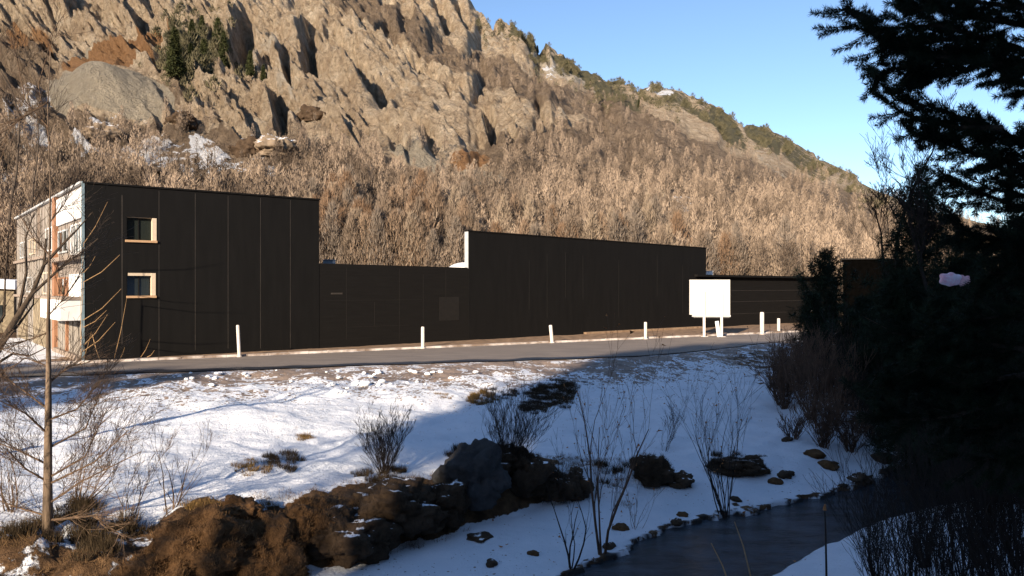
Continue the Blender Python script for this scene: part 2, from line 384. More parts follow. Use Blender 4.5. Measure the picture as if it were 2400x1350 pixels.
# road
C0 = np.array((-22.4, 40.0)); WD = np.array((.775, .632)); WD /= np.linalg.norm(WD); WN = np.array((WD[1], -WD[0]))   # wall line, outward normal
def wallpt(t, off=0, z=0): p = C0 + WD * t + WN * off; return (p[0], p[1], z)
def t_of(px):
    k = (px - HX) / F; return (k * C0[1] - C0[0]) / (WD[0] - k * WD[1])
KL = [(-70, 15), (-40, 31.5), (-26, 37), (-15.4, 43.2), (-5.7, 49), (2.8, 54), (10, 58.2), (15.3, 61.3), (20.9, 64.6), (34, 73), (60, 92)]
KX = [k[0] for k in KL]; KY = [k[1] for k in KL]
xr = np.arange(-66, 60, .5); tr = np.linspace(0, 1, 26)
XR = np.repeat(xr[None], len(tr), 0); Y0 = np.interp(XR, TX, YR) - .1 + fbm(XR * .8, XR * 0, 88, 4) * .9; Y1 = np.interp(XR, KX, KY)
T_ = tr[:, None] * np.ones_like(XR); YRD = Y0 + (Y1 - Y0) * T_
edge_dark = np.clip(1.05 - (YRD - Y0) / 2.2, 0, 1) * (1 - ss(2, 9, XR)) + .0  # darker, smoother strip along the near edge, fading out to the right
slush = .95 * (1 - ss(.0, .9, Y1 - YRD)) * .62 + .35 * (1 - ss(0, 1.2, YRD - Y0))
road = grid_mesh('road', XR, YRD, np.full_like(XR, ROAD_Z + .03) - .0 * T_, road_mat(), dict(edge_dark=edge_dark, slush=slush)); tag(road, kind='structure')
# kerb
kb = MB(); xk = np.arange(-40, 34, 1.0)
for i in range(len(xk) - 1):
    a = Vector((xk[i], np.interp(xk[i], KX, KY), 0)); b = Vector((xk[i + 1] - .02, np.interp(xk[i + 1] - .02, KX, KY), 0)); d = (b - a).normalized(); n = Vector((-d.y, d.x, 0)) * .22
    zj = ROAD_Z + .15 + random.uniform(-.012, .012)
    kb.hexa([(*p.xy, ROAD_Z - .1) for p in (a, b, b + n, a + n)], [(*p.xy, zj) for p in (a, b, b + n, a + n)])
M['kerb'] = simple('snow_dusted_kerb', (.24, .18, .14), (.66, .6, .55), .9, .8, .01, None, .2, 7, .38, .6)
tag(kb.build('kerb', M['kerb']), kind='structure')
# verge behind the kerb
vx = np.arange(-60, 60, .5); vt = np.linspace(0, 1, 8); XV = np.repeat(vx[None], 8, 0); YV = np.interp(XV, KX, KY) + .23 + vt[:, None] * 26
vm_ = NT('dead_grass_verge'); f_ = vm_.noise(1.8, 8); dc = vm_.ramp(f_, [(.3, (.10, .062, .035)), (.7, (.34, .215, .125))])
vk = vm_.ramp(vm_.math('ADD', vm_.attr('sn'), vm_.math('MULTIPLY', vm_.math('SUBTRACT', vm_.noise(.8, 7, rough=.65), .5), 1.5)), [(.5, 0.), (.58, 1.)])
vm_.col(vm_.mix(vk, dc, (.74, .76, .79))); vm_.rough(.9); vm_.bump(f_, .05)
verge = grid_mesh('verge', XV, YV, ROAD_Z + .1 + fbm(XV * .6, YV * .6, 12, 4) * .12, vm_.m, dict(sn=.12 + .6 * (1 - ss(-27, -21, XV))))
tag(verge, kind='structure')

# ---------------------------------------------------------------- mountain
RU = [-900, -300, 0, 400, 800, 1000, 1095, 1125, 1160, 1230, 1262, 1290, 1350, 1420, 1500, 1560, 1640, 1700, 1760, 1850, 1900, 1960, 2050, 2120, 2250, 2500, 2800, 3400]
RE = [1300, 1280, 1220, 1080, 900, 760, 690, 645, 640, 600, 560, 565, 520, 485, 470, 475, 448, 405, 385, 338, 316, 285, 232, 205, 165, 120, 100, 90]
YFt, YRg = 84.0, 430.0
nu, nv = 960, 560
us = np.linspace(-420, 2900, nu)
ts = np.concatenate([np.linspace(0, 1, nv - 30) ** 1.15, 1 + np.linspace(.01, 1.2, 30)])
U, T = np.meshgrid(us, ts)
er = np.interp(U, RU, RE) + fbm(U / 45, U * 0 + 3, 71, 4) * 26 * ss(900, 1100, U) * (1 - ss(1500, 2000, U) * .5)
yr_ = YRg + 60 * ss(1200, 2200, U)
Ym = YFt + (yr_ - YFt) * T
Zr = er / F * yr_
Tc = np.clip(T, 0, 1)
Zm = ROAD_Z - 1 + (Zr + 5) * (Tc * .86 + .14 * Tc ** 2) - np.maximum(T - 1, 0) * 260
Xm = (U - HX) / F * Ym
V = HY - Zm / Ym * F                       # nominal elevation, in photo pixels, used to lay out features
disp = np.zeros_like(U)
def segd(u0, v0, u1, v1):
    dx, dy = u1 - u0, v1 - v0; L = math.hypot(dx, dy); dx /= L; dy /= L
    al = (U - u0) * dx + (V - v0) * dy; pe = (U - u0) * dy - (V - v0) * dx     # pe>0: right / upper side
    return al / L, pe, L
cracks = [(738, 70, 800, 125, 46, 8), (795, 120, 885, 245, 60, 9), (884, 72, 968, 142, 40, 7), (912, 262, 1010, 350, 45, 6), (1035, 196, 1112, 248, 36, 6.5),
          (705, 30, 705, 160, 50, 9), (548, 20, 545, 150, 60, 14), (600, 165, 690, 225, 50, 7), (640, 240, 655, 330, 34, 7), (1000, -20, 1040, 66, 36, 9),
          (1050, -10, 1088, 66, 30, 9), (1130, 28, 1158, 78, 24, 7), (1196, 50, 1228, 84, 20, 6), (1128, 268, 1150, 345, 30, 6), (1188, 310, 1192, 365, 26, 5),
          (420, 140, 425, 200, 30, 6), (1250, 110, 1285, 150, 16, 5), (960, 0, 985, 40, 28, 5), (860, 190, 905, 240, 30, 3), (1180, 120, 1240, 180, 20, 3),
          (300, 20, 330, 80, 30, 5), (150, 0, 170, 40, 30, 6), (0, 40, 120, 130, 50, 5), (465, 30, 480, 120, 26, 7), (655, 130, 665, 190, 30, 6),
          (1080, 130, 1180, 220, 26, 2.5), (780, 240, 850, 330, 40, 2.5), (1250, 250, 1275, 320, 24, 3.5), (1400, 260, 1470, 330, 24, 3), (1600, 240, 1700, 330, 24, 4),
          (1660, 235, 1740, 300, 18, 3.5), (980, 140, 1050, 230, 30, 3), (450, 150, 560, 190, 40, 7), (350, 130, 380, 190, 30, 4)]
for (a, b, c, d, wdt, dep) in cracks:
    al, pe, L = segd(a, b, c, d)
    pe = pe + fbm(U / 14, V / 14, int(a) + 3, 3) * 12
    fade = ss(-.12, .1, al) * (1 - ss(.85, 1.12, al))
    prof = -ss(-1.5, 3.5, pe) * (1 - ss(4, 10 + wdt * .8, pe)) * (.75 + .8 * vn(U / 12, V / 12, int(b) + 9)) + .22 * ss(-wdt, -2, pe) * (1 - ss(-2, 3, pe))
    disp += fade * prof * dep * 1.05
rug = ss(330, 60, V) * (1 - .0 * U)                         # ruggedness grows with height
rug = rug * np.clip(1 - .6 * ss(1500, 1800, U), 0, 1)
flat = np.exp(-(((U - 270) / 120) ** 2 + ((V - 190) / 70) ** 2) * 1.2)
ang = (U * .8 + V * .75); anp = (-U * .7 + V * .75)
slabs = np.abs(fbm(anp / 55, ang / 190, 200, 4)) * -16 + fbm(U / 70, V / 70, 210, 5) * 13
rough = fbm(anp / 14, ang / 30, 220, 5, .68) * 11
slabs = np.abs(fbm(anp / 50, ang / 230, 200, 4)) * -8 + fbm(U / 70, V / 70, 210, 5) * 6
rough = rough * .18 + np.abs(fbm(anp / 20, ang / 60, 260, 5, .6)) * -7.5 + np.abs(fbm(U / 9, V / 9, 270, 4, .65)) * -3.5
disp += (slabs * (.4 + .8 * rug) + rough * (.25 + .9 * rug)) * (1 - .85 * flat) * ss(-.02, .12, T)
saw = anp / 62 + fbm(U / 90, V / 90, 280, 4) * 2.2
saw2 = anp / 21 + fbm(U / 40, V / 40, 290, 4) * 2.4
msk = (.25 + 1.1 * vn(U / 80, V / 60, 285)) * ss(470, 300, V) * (1 - .85 * flat)
def sawp(q): f = q - np.floor(q); return np.where(f < .84, 1 - f / .84, (f - .84) / .16)
disp += (sawp(saw) * 3.0 + sawp(saw2) * 1.5 * vn(U / 50, V / 50, 287)) * msk
# terraces / cliffs at left
cl = ss(60, 120, V) * (1 - ss(250, 330, V)) * np.exp(-((U - 520) / 190) ** 2)
disp += cl * np.abs(fbm(U / 30, V / 22, 240, 5, .62)) * 9
dm = np.exp(-(((U - 290) / 150) ** 2 + ((V - 235) / 62) ** 2)) + np.exp(-(((U - 190) / 60) ** 2 + ((V - 180) / 70) ** 2)); dc = np.exp(-(((U - 480) / 190) ** 2 + ((V - 390) / 55) ** 2) ** 2)
disp *= 1 - np.clip(.85 * dm + .75 * dc, 0, .92)
# gravel mound with a domed top
disp += 7 * np.exp(-(((U - 260) / 100) ** 2 + ((V - 235) / 45) ** 2))
Ym2 = Ym - disp * .62; Zm2 = Zm + disp * .78
Xm2 = Xm + disp * -.12
def ell(u0, v0, a, b, rot=0, s=.35):
    c, s_ = math.cos(R(rot)), math.sin(R(rot)); du = (U - u0) * c + (V - v0) * s_; dv = -(U - u0) * s_ + (V - v0) * c
    return 1 - ss(1 - s, 1 + s, np.sqrt((du / a) ** 2 + (dv / b) ** 2))
mx = lambda *a: np.maximum.reduce(a)
ridge_v = HY - er
brush_line = np.interp(U, [0, 400, 650, 800, 1000, 1150, 1300, 1500, 1700, 2100, 2500], [260, 300, 330, 330, 380, 330, 300, 260, 350, 470, 560])
brush = ss(-40, 60, V - brush_line)
brush = mx(brush, .85 * ell(860, 20, 120, 34, 28), .9 * ell(1010, 100, 210, 30, 35), .8 * ell(1250, 205, 190, 36, 26), .75 * ell(1480, 300, 180, 55, 25), .7 * ell(40, 160, 100, 120), .6 * ell(350, 240, 130, 40))
brush = brush * (1 - ell(1040, 380, 150, 28, 14)) * (1 - .7 * ell(1560, 470, 80, 28, 30))
gravel = mx(ell(200, 170, 46, 62, 0, .2), ell(290, 240, 130, 52, 8, .2), ell(180, 225, 60, 60, 0, .2), .75 * ell(1045, 388, 150, 22, 14))
ochre = mx(ell(250, 135, 110, 34, -12), .6 * ell(350, 90, 90, 16, -25), .6 * ell(1100, 370, 60, 20), .55 * ell(60, 80, 60, 50))
green = mx(.55 * ell(455, 120, 80, 90), .62 * ell(1400, 180, 90, 26, 30), .85 * ell(1350, 175, 80, 22, 32), .8 * ell(1440, 230, 90, 20, 30), .8 * ell(1680, 300, 100, 16, 38), .85 * ell(1700, 290, 60, 14, 45),
           .8 * ell(1790, 330, 60, 24, 35), .7 * ell(1240, 90, 60, 22, 35), .5 * (1 - ss(4, 34, V - ridge_v)) * ss(1150, 1250, U), .75 * ell(490, 130, 60, 80), .6 * ell(430, 90, 50, 60), .6 * ell(1600, 245, 70, 18, 30), .62 * ell(1860, 365, 90, 20, 33))
pale = mx(.62 * ell(1300, 160, 80, 16, 38), .62 * ell(1350, 190, 60, 10, 30), .5 * ell(640, 150, 60, 50), .45 * ell(1150, 90, 60, 40), .45 * ell(1800, 380, 70, 14, 38), .5 * ell(680, 260, 40, 50))
snow = mx(.6 * ell(1545, 210, 40, 12, 20), .52 * ell(500, 395, 170, 40, 8), .6 * ell(490, 360, 50, 26, 30), .52 * ell(80, 290, 60, 110), .45 * ell(1290, 165, 30, 14, 30), .46 * ell(1170, 480, 30, 24), .45 * ell(1600, 470, 40, 24), .55 * ell(60, 420, 70, 40), .48 * ell(300, 345, 150, 60), .6 * ell(620, 355, 50, 25))
mountain = grid_mesh('mountain', Xm2, Ym2, Zm2, mountain_mat(), dict(brush=brush, gravel=gravel, ochre=ochre, green=green, pale=pale, snow=snow), smooth=True)
tag(mountain, kind='structure')
# lookup: surface point from mountain parameters
def msurf(u, v):
    """points on the mountain for arrays of nominal pixel directions"""
    u = np.atleast_1d(u).astype(float); v = np.atleast_1d(v).astype(float)
    j = np.clip(((u - us[0]) / (us[1] - us[0])).astype(int), 0, nu - 1)
    out = np.zeros((len(u), 3))
    for c in np.unique(j):
        k = np.where(j == c)[0]; colv = V[:nv - 30, c]; i = np.searchsorted(-colv, -v[k]); i = np.clip(i, 0, nv - 31)
        out[k] = np.stack([Xm2[i, c], Ym2[i, c], Zm2[i, c]], -1)
    return out

# ---------------------------------------------------------------- bare wood on the slope
def crown_tris(n, seed, hgt=1., wid=.2, slen=.17, swid=.012, low=.14):
    r = np.random.default_rng(seed)
    h = low + (1 - low) * r.random(n) ** .9; prof = np.clip((1.02 - h) / (1 - .3), 0, 1) ** .8 * np.clip(.35 + 3.2 * (h - low), 0, 1)
    a = r.random(n) * 2 * np.pi; rad = wid * prof * np.sqrt(r.random(n))
    b = np.stack([np.cos(a) * rad, np.sin(a) * rad, h * hgt - .08], -1)
    tilt = .1 + .55 * r.random(n); a2 = a + r.normal(0, .5, n)
    d = np.stack([np.cos(a2) * np.sin(tilt), np.sin(a2) * np.sin(tilt), np.cos(tilt)], -1) * (slen * (.6 + .8 * r.random(n)))[:, None]
    t = r.random(n) * 2 * np.pi; wv = np.stack([np.cos(t), np.sin(t), 0 * t], -1) * (swid * (.6 + .8 * r.random(n)))[:, None]
    return np.stack([b - wv, b + wv, b + d], 1)
M['wood_crown'] = simple('bare_larch_twigs', (.095, .072, .054), (.37, .285, .21), .11, .9, 0, (1, 1, .6), .05, 6, .38, .58)
M['wood_trunk'] = simple('bare_larch_bark', (.045, .035, .027), (.10, .075, .055), 3, .9, 0)
crowns = [crown_tris(190, 40 + k, wid=.2 + .05 * (k % 3), slen=.085, swid=.008) for k in range(5)]
trk = np.array([[(-.014, 0, -.1), (.014, 0, -.1), (.006, .01, .95)], [(0, -.014, -.1), (0, .014, -.1), (.01, 0, .9)], [(.0, 0, .3), (.01, 0, .28), (.14, .05, .66)], [(.0, 0, .38), (.01, 0, .36), (-.13, .03, .72)]])
crowns = [np.concatenate([c, trk]) for c in crowns]
n = 10500
uu = rng.uniform(-100, 2350, n); vv = rng.uniform(150, 665, n)
bl = np.interp(uu, [0, 400, 650, 800, 1000, 1150, 1300, 1500, 1700, 2100, 2500], [300, 330, 350, 350, 400, 370, 330, 300, 370, 460, 560])
dens = ss(-60, 60, vv - bl)
for (u0, v0, a, b, rot, k) in ((860, 25, 110, 26, 28, .7), (1010, 100, 200, 24, 35, .8), (1250, 205, 180, 30, 26, .8), (1480, 290, 180, 45, 25, .7)):
    c, s_ = math.cos(R(rot)), math.sin(R(rot)); du = (uu - u0) * c + (vv - v0) * s_; dv = -(uu - u0) * s_ + (vv - v0) * c
    dens = np.maximum(dens, k * (np.hypot(du / a, dv / b) < 1))
for (u0, v0, a, b) in ((1040, 390, 150, 24), (500, 390, 150, 45), (1560, 470, 70, 22), (270, 230, 160, 80), (1140, 350, 60, 30)):
    dens = dens * (1 - .93 * (np.hypot((uu - u0) / a, (vv - v0) / b) < 1))
dens *= .3 + 1.15 * vn(uu / 42, vv / 42, 300); dens *= 1 - .62 * ((uu < 700) & (vv > 290) & (vv < 450))
keep = rng.random(n) < dens; uu = uu[keep]; vv = vv[keep]
pts = msurf(uu, vv); hh = rng.uniform(3.4, 8.0, len(pts)) * (.62 + .38 * ss(350, 560, vv))
ordr = np.argsort(pts[:, 1] / hh); near_i = []
for i in ordr:
    if len(near_i) >= 150: break
    if 720 < uu[i] < 1900 and vv[i] > 400: near_i.append(i)
rest = np.setdiff1d(np.arange(len(pts)), near_i)
def stack_trees(idx):
    out = []
    for k in range(5):
        s = idx[idx % 5 == k]
        if not len(s): continue
        a = rng.random(len(s)) * 6.283; c, s_ = np.cos(a), np.sin(a); T0 = crowns[k]
        sx = hh[s][:, None, None] * rng.uniform(.85, 1.25, len(s))[:, None, None]
        x = (T0[None, ..., 0] * c[:, None, None] - T0[None, ..., 1] * s_[:, None, None]) * sx
        y = (T0[None, ..., 0] * s_[:, None, None] + T0[None, ..., 1] * c[:, None, None]) * sx
        z = T0[None, ..., 2] * hh[s][:, None, None]
        v = np.stack([x, y, z], -1) + pts[s][:, None, None, :]
        out.append(v.reshape(-1, 3, 3))
    return np.concatenate(out)
tt = stack_trees(rest); fo = tri_mesh('far_wood', tt, [M['wood_crown'], M['wood_trunk']], None, (np.arange(len(tt)) % len(crowns[0])) >= len(crowns[0]) - 4)
tag(fo, 'wood of bare brown trees covering the mountain slope', 'forest', kind='stuff')
# low evergreen scrub along the ridge
sc_u = rng.uniform(1120, 2080, 5200); sc_v = np.interp(sc_u, us, HY - er[0]) + np.abs(rng.normal(0, 26, 5200)) + 1
kp = (vn(sc_u / 26, sc_v / 14, 401) + .35 * vn(sc_u / 9, sc_v / 7, 402) > .9) | (rng.random(5200) < .06); eu = rng.normal(455, 48, 420); ev = rng.normal(115, 48, 420); kq = vn(eu / 16, ev / 16, 410) > .42; sp = np.concatenate([msurf(sc_u[kp], sc_v[kp]), msurf(eu[kq], ev[kq])]); sT = crown_tris(60, 77, wid=.55, slen=.4, swid=.06, low=.05); hs_ = rng.uniform(.9, 3.0, len(sp))
tag(tri_mesh('ridge_scrub', (sT[None] * hs_[:, None, None, None] + sp[:, None, None, :]).reshape(-1, 3, 3), simple('scrub_green', (.05, .05, .03), (.17, .145, .085), .3, .9, 0, None, .05)), 'low dark green scrub along the mountain ridge against the sky', 'scrub', kind='stuff')
protos = []
WC = [M['wood_crown'], simple('grey_larch_twigs', (.15, .12, .095), (.3, .245, .19), .5, .9, 0), simple('brown_larch_twigs', (.14, .085, .05), (.3, .195, .12), .5, .9, 0), simple('pale_larch_twigs', (.22, .17, .12), (.4, .315, .23), .5, .9, 0), simple('russet_larch_twigs', (.18, .125, .085), (.36, .26, .175), .5, .9, 0)]
for k in range(5):
    tb_ = MB(); tb_.tube([(0, 0, -.1), (.01, 0, .4), (0, .01, .85)], [.02, .014, .005], 4)
    for q_ in range(7): a_ = q_ * 2.4; z_ = .22 + .085 * q_; tb_.tube([(0, 0, z_), (math.cos(a_) * .17, math.sin(a_) * .17, z_ + .14)], [.008, .003], 3)
    tk = tb_.build('trunk', M['wood_trunk']); cr = tri_mesh('crown', crown_tris(1000, 60 + k, wid=.2 + .05 * (k % 3), slen=.08, swid=.0042), WC[k])
    protos.append((tk.data, cr.data)); bpy.data.objects.remove(tk); bpy.data.objects.remove(cr)
for j, i in enumerate(near_i):
    p = pts[i]; e = empty('larch_tree', p, random.uniform(0, 6.28)); s = float(hh[i]) * random.uniform(.9, 1.3); e.scale = (s * random.uniform(.85, 1.3), s * random.uniform(.85, 1.3), s)
    tag(e, 'bare brown larch standing in the wood behind the black building', 'tree', 'bare larches on the slope behind the black building')
    for nm, me in zip(('trunk', 'crown'), protos[j % 5]):
        o = bpy.data.objects.new(nm, me); col.objects.link(o); o.parent = e

# ---------------------------------------------------------------- needle brush
def brush_tris(paths, dens, nl, nw, rad, seed=1, ahead=.6):
    """paths: list of (pts list, radius scale)."""
    r = np.random.default_rng(seed); out = []
    for pts_, rs in paths:
        p = np.array([tuple(q) for q in pts_], float); seg = np.linalg.norm(np.diff(p, axis=0), axis=1); L = seg.sum()
        n = max(3, int(L * dens)); s = r.random(n) * L; cs = np.concatenate([[0], np.cumsum(seg)])
        i = np.clip(np.searchsorted(cs, s) - 1, 0, len(seg) - 1); f = (s - cs[i]) / np.maximum(seg[i], 1e-6)
        b = p[i] * (1 - f[:, None]) + p[i + 1] * f[:, None]; d = (p[i + 1] - p[i]) / np.maximum(seg[i], 1e-6)[:, None]
        rv = r.normal(0, 1, (n, 3)); rv -= (rv * d).sum(1)[:, None] * d; rv /= np.linalg.norm(rv, axis=1)[:, None]
        b = b + rv * (rad * rs * r.random(n))[:, None]
        nd = rv + d * ahead * (.4 + r.random(n))[:, None] + r.normal(0, .2, (n, 3)); nd /= np.linalg.norm(nd, axis=1)[:, None]
        wv = np.cross(nd, r.normal(0, 1, (n, 3))); wv /= np.linalg.norm(wv, axis=1)[:, None]; wv *= nw / 2
        e = b + nd * (nl * (.6 + .7 * r.random(n)))[:, None]
        out.append(np.stack([b - wv, b + wv, e], 1))
    return np.concatenate(out)
def spruce_paths(h, rbase, nlay, per, seed, low=.08, droop=.25, up=0.):
    r = random.Random(seed); paths = []
    for i in range(nlay):
        f = low + (1 - low) * (i + r.random() * .6) / nlay; z = h * f; L = rbase * (1 - f) ** .8 * r.uniform(.75, 1.15) + .15
        a0 = r.random() * 6.28
        for k in range(per):
            a = a0 + 6.283 * k / per + r.uniform(-.3, .3); l = L * r.uniform(.7, 1.15); d = Vector((math.cos(a), math.sin(a), 0)); s = Vector((-d.y, d.x, 0))
            def at(t): return Vector((0, 0, z)) + d * l * t + Vector((0, 0, l * (up * t - droop * t * t + .12 * t ** 4)))
            paths.append(([at(0), at(.35), at(.7), at(1)], 1))
            for t in (.3, .5, .7, .88):
                for sg in (-1, 1):
                    ll = l * (.42 - .25 * t) * r.uniform(.7, 1.2); b = at(t)
                    paths.append(([b, b + d * ll * .6 + s * sg * ll * .8 + Vector((0, 0, -.1 * ll))], .8))
    return paths
def conifer(name, base, h, rb, nlay, per, dens, nl, nw, rad, seed, mat, label, cat='tree', group=None, low=.06, up=0., droop=.25):
    e = empty(name, base); tag(e, label, cat, group)
    t = MB(); t.tube([(0, 0, -.3), (.03, 0, h * .5), (0, 0, h * .98)], [h * .017 + .03, h * .011, .01], 7); t.build('trunk', M['bark'], e)
    tri_mesh('crown', brush_tris(spruce_paths(h, rb, nlay, per, seed, low, droop, up), dens, nl, nw, rad, seed), mat, e)
    return e

# ---------------------------------------------------------------- bare tree / shrub generator
MINR = .003
def grow(mb, p, d, L, r, depth, rnd, spread=.6, up=.15, nseg=4, kids=(2, 4), fine=.5, leafmb=None, sides=4):
    pts_ = [Vector(p)]; d = Vector(d).normalized(); rr = [r]
    for i in range(nseg):
        d = (d + Vector((rnd.gauss(0, .13), rnd.gauss(0, .13), rnd.gauss(0, .08) + up * .3))).normalized()
        pts_.append(pts_[-1] + d * (L / nseg)); rr.append(max(r * (1 - .75 * (i + 1) / nseg), MINR))
    mb.tube(pts_, rr, sides if r > .01 else 3)
    if depth > 0:
        for k in range(rnd.randint(*kids)):
            i = rnd.randint(1, nseg); b = pts_[i]; dd = (pts_[i] - pts_[i - 1]).normalized()
            side = Vector((rnd.gauss(0, 1), rnd.gauss(0, 1), rnd.gauss(0, .5))).normalized()
            nd = (dd + side * spread * rnd.uniform(.7, 1.4) + Vector((0, 0, up))).normalized()
            grow(mb, b, nd, L * fine * rnd.uniform(.7, 1.2), max(rr[i] * .6, .002), depth - 1, rnd, spread, up, max(2, nseg - 1), kids, fine, leafmb, sides)
    elif leafmb is not None and rnd.random() < .5:
        c = pts_[-1]; s = rnd.uniform(.012, .03); q = [c + Vector((rnd.gauss(0, s), rnd.gauss(0, s), rnd.gauss(0, s))) for _ in range(4)]; leafmb.add([tuple(x) for x in q], [(0, 1, 2), (0, 2, 3)])
    return pts_
def shrub(name, base, n, h, spread, seed, mat, label, depth=2, r0=.012, group=None, kids=(2, 4), cat='shrub', lean=(0, 0), up=.25, fine=.5, leaves=False, tuft=False):
    rnd = random.Random(seed); e = empty(name, base); tag(e, label, cat, group); mb = MB(); lf = MB() if leaves else None
    for i in range(n):
        a = rnd.random() * 6.283; s = spread * rnd.uniform(.2, 1)
        d = Vector((math.cos(a) * s + lean[0], math.sin(a) * s * .6 + lean[1], 1)).normalized()
        grow(mb, (rnd.gauss(0, .04) + math.cos(a) * .05, rnd.gauss(0, .05), -.08), d, h * rnd.uniform(.6, 1.05), r0 * rnd.uniform(.6, 1.2), depth, rnd, .5, up, 5, kids, fine, lf)
    mb.build('stems', mat, e)
    if leaves and lf.v: lf.build('leaves', M['leaf'], e)
    return e

# ================================================================= THE BLACK BUILDING
bld = empty('black_building', (*C0, ROAD_Z)); bld.rotation_euler = (0, 0, math.atan2(WD[1], WD[0]))
tag(bld, 'long low black-clad building with two tall windowless blocks, beside the road', 'building')
# local frame: x along the wall, y into the building, z up from the road
def lz(px, py):                       # height above road of a photo pixel on the wall line
    t = t_of(px); d = C0[1] + WD[1] * t; return (HY - py) / F * d - ROAD_Z
def lbox(mb, a, b): mb.box(a, b)
def prism(mb, x0, x1, y0, y1, z0, za, zb):
    mb.hexa([(x0, y0, z0), (x1, y0, z0), (x1, y1, z0), (x0, y1, z0)], [(x0, y0, za), (x1, y0, zb), (x1, y1, zb), (x0, y1, za)])
tA = t_of(748); tB = t_of(1098); tC = t_of(1655); tD = 78.0
hA = lz(195, 430); hA2 = lz(745, 470)
# tall left block front wall with two window openings
W1 = (t_of(297), t_of(367)); Z1 = (lz(330, 568), lz(330, 510)); W2 = (t_of(300), t_of(365)); Z2 = (lz(330, 698), lz(330, 640))
mb = MB(); th = .35
wx0 = min(W1[0], W2[0]); wx1 = max(W1[1], W2[1])
top = lambda x: hA + (hA2 - hA) * x / tA
prism(mb, 0, wx0, 0, th, -.2, top(0), top(wx0)); prism(mb, wx1, tA, 0, th, -.2, top(wx1), top(tA))
mb.box((wx0, 0, -.2), (wx1, th, Z2[0])); mb.box((wx0, 0, Z2[1]), (wx1, th, Z1[0])); prism(mb, wx0, wx1, 0, th, Z1[1], top(wx0), top(wx1))
# body behind it
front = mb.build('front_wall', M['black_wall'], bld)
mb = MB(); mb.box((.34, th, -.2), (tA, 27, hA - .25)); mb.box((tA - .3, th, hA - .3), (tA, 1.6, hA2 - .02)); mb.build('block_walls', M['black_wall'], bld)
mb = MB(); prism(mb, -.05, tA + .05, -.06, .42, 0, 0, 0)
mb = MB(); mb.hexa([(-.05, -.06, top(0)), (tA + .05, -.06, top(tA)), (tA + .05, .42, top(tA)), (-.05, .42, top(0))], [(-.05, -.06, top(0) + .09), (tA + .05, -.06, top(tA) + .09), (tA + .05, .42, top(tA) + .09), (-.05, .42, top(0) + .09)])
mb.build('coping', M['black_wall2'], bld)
mb = MB()
for px in (285, 372, 457, 534, 610, 680):
    x = t_of(px)
    if px == 285: mb.box((x, -.004, .9), (x + .045, .02, top(x) - .5))
    else: mb.box((x, -.004, random.uniform(.05, .6)), (x + .028, .02, top(x) - .12))
mb.build('panel_joint', M['seam'], bld)
# steel corner trim
mb = MB(); mb.box((-.1, -.03, 0), (.03, .06, hA + .08)); mb.build('corner_trim', simple('blue_grey_trim', (.16, .23, .26), (.24, .32, .36), 2, .45, 0), bld)
for wi, (W_, Z_) in enumerate(((W1, Z1), (W2, Z2))):
    x0, x1 = W_; z0, z1 = Z_
    f = MB(); f.box((x1 - .22, .001, z0 + .1), (x1 - .002, .33, z1 - .02)); f.box((x0 + .002, .12 if wi == 0 else .03, z1 - (.03 if wi == 0 else .17)), (x1 - .225, .33, z1 - .002))
    wf = f.build('window', M['cream' if wi == 0 else 'cream'], bld); wf['label'] = 'upper square window with a cream jamb' if wi == 0 else 'lower square window with a cream jamb and lintel'
    s = MB(); s.box((x0 - .08, -.09, z0 - .03), (x1 + .02, .3, z0 + .09)); s.build('sill', M['sill'], wf)
    g = MB(); g.box((x0 + .0, .22, z0 + .1), (x1 - .27, .25, z1 - .05)); g.build('pane', M['glass'], wf)
    g = MB(); g.box((x0 + (x1 - x0) * .4, .17, z0 + .1), (x0 + (x1 - x0) * .4 + .05, .215, z1 - .08)); g.build('mullion', M['black_wall2'], wf)
# low middle wing
hB1 = lz(750, 618); hB2 = lz(1088, 628)
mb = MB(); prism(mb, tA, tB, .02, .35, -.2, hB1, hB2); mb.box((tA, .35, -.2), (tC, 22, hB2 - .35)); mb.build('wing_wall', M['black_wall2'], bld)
mb = MB()
for px, a, b in ((812, .1, .97), (878, .25, .55), (936, .05, .97), (992, .1, .9), (1045, .6, .97)):
    x = t_of(px); mb.box((x, .015, hB2 * a), (x + .02, .03, hB2 * b))
mb.box((t_of(760), .015, lz(760, 706)), (t_of(990), .03, lz(760, 706) + .012)); mb.box((t_of(812), .015, lz(900, 765)), (t_of(960), .03, lz(900, 765) + .012))
mb.build('panel_joint', simple('faint_joint', (.017, .015, .013), (.024, .021, .018), 2, .6, 0), bld)
mb = MB(); mb.box((t_of(776), .005, lz(790, 691)), (t_of(803), .03, lz(790, 687))); mb.build('vent_slot', M['seam'], bld)
mb = MB(); mb.box((t_of(1030), .008, lz(1052, 752)), (t_of(1076), .03, lz(1052, 697))); mb.build('wall_hatch', simple('dull_hatch', (.011, .01, .009), (.017, .015, .013), 3, .5, 0), bld)
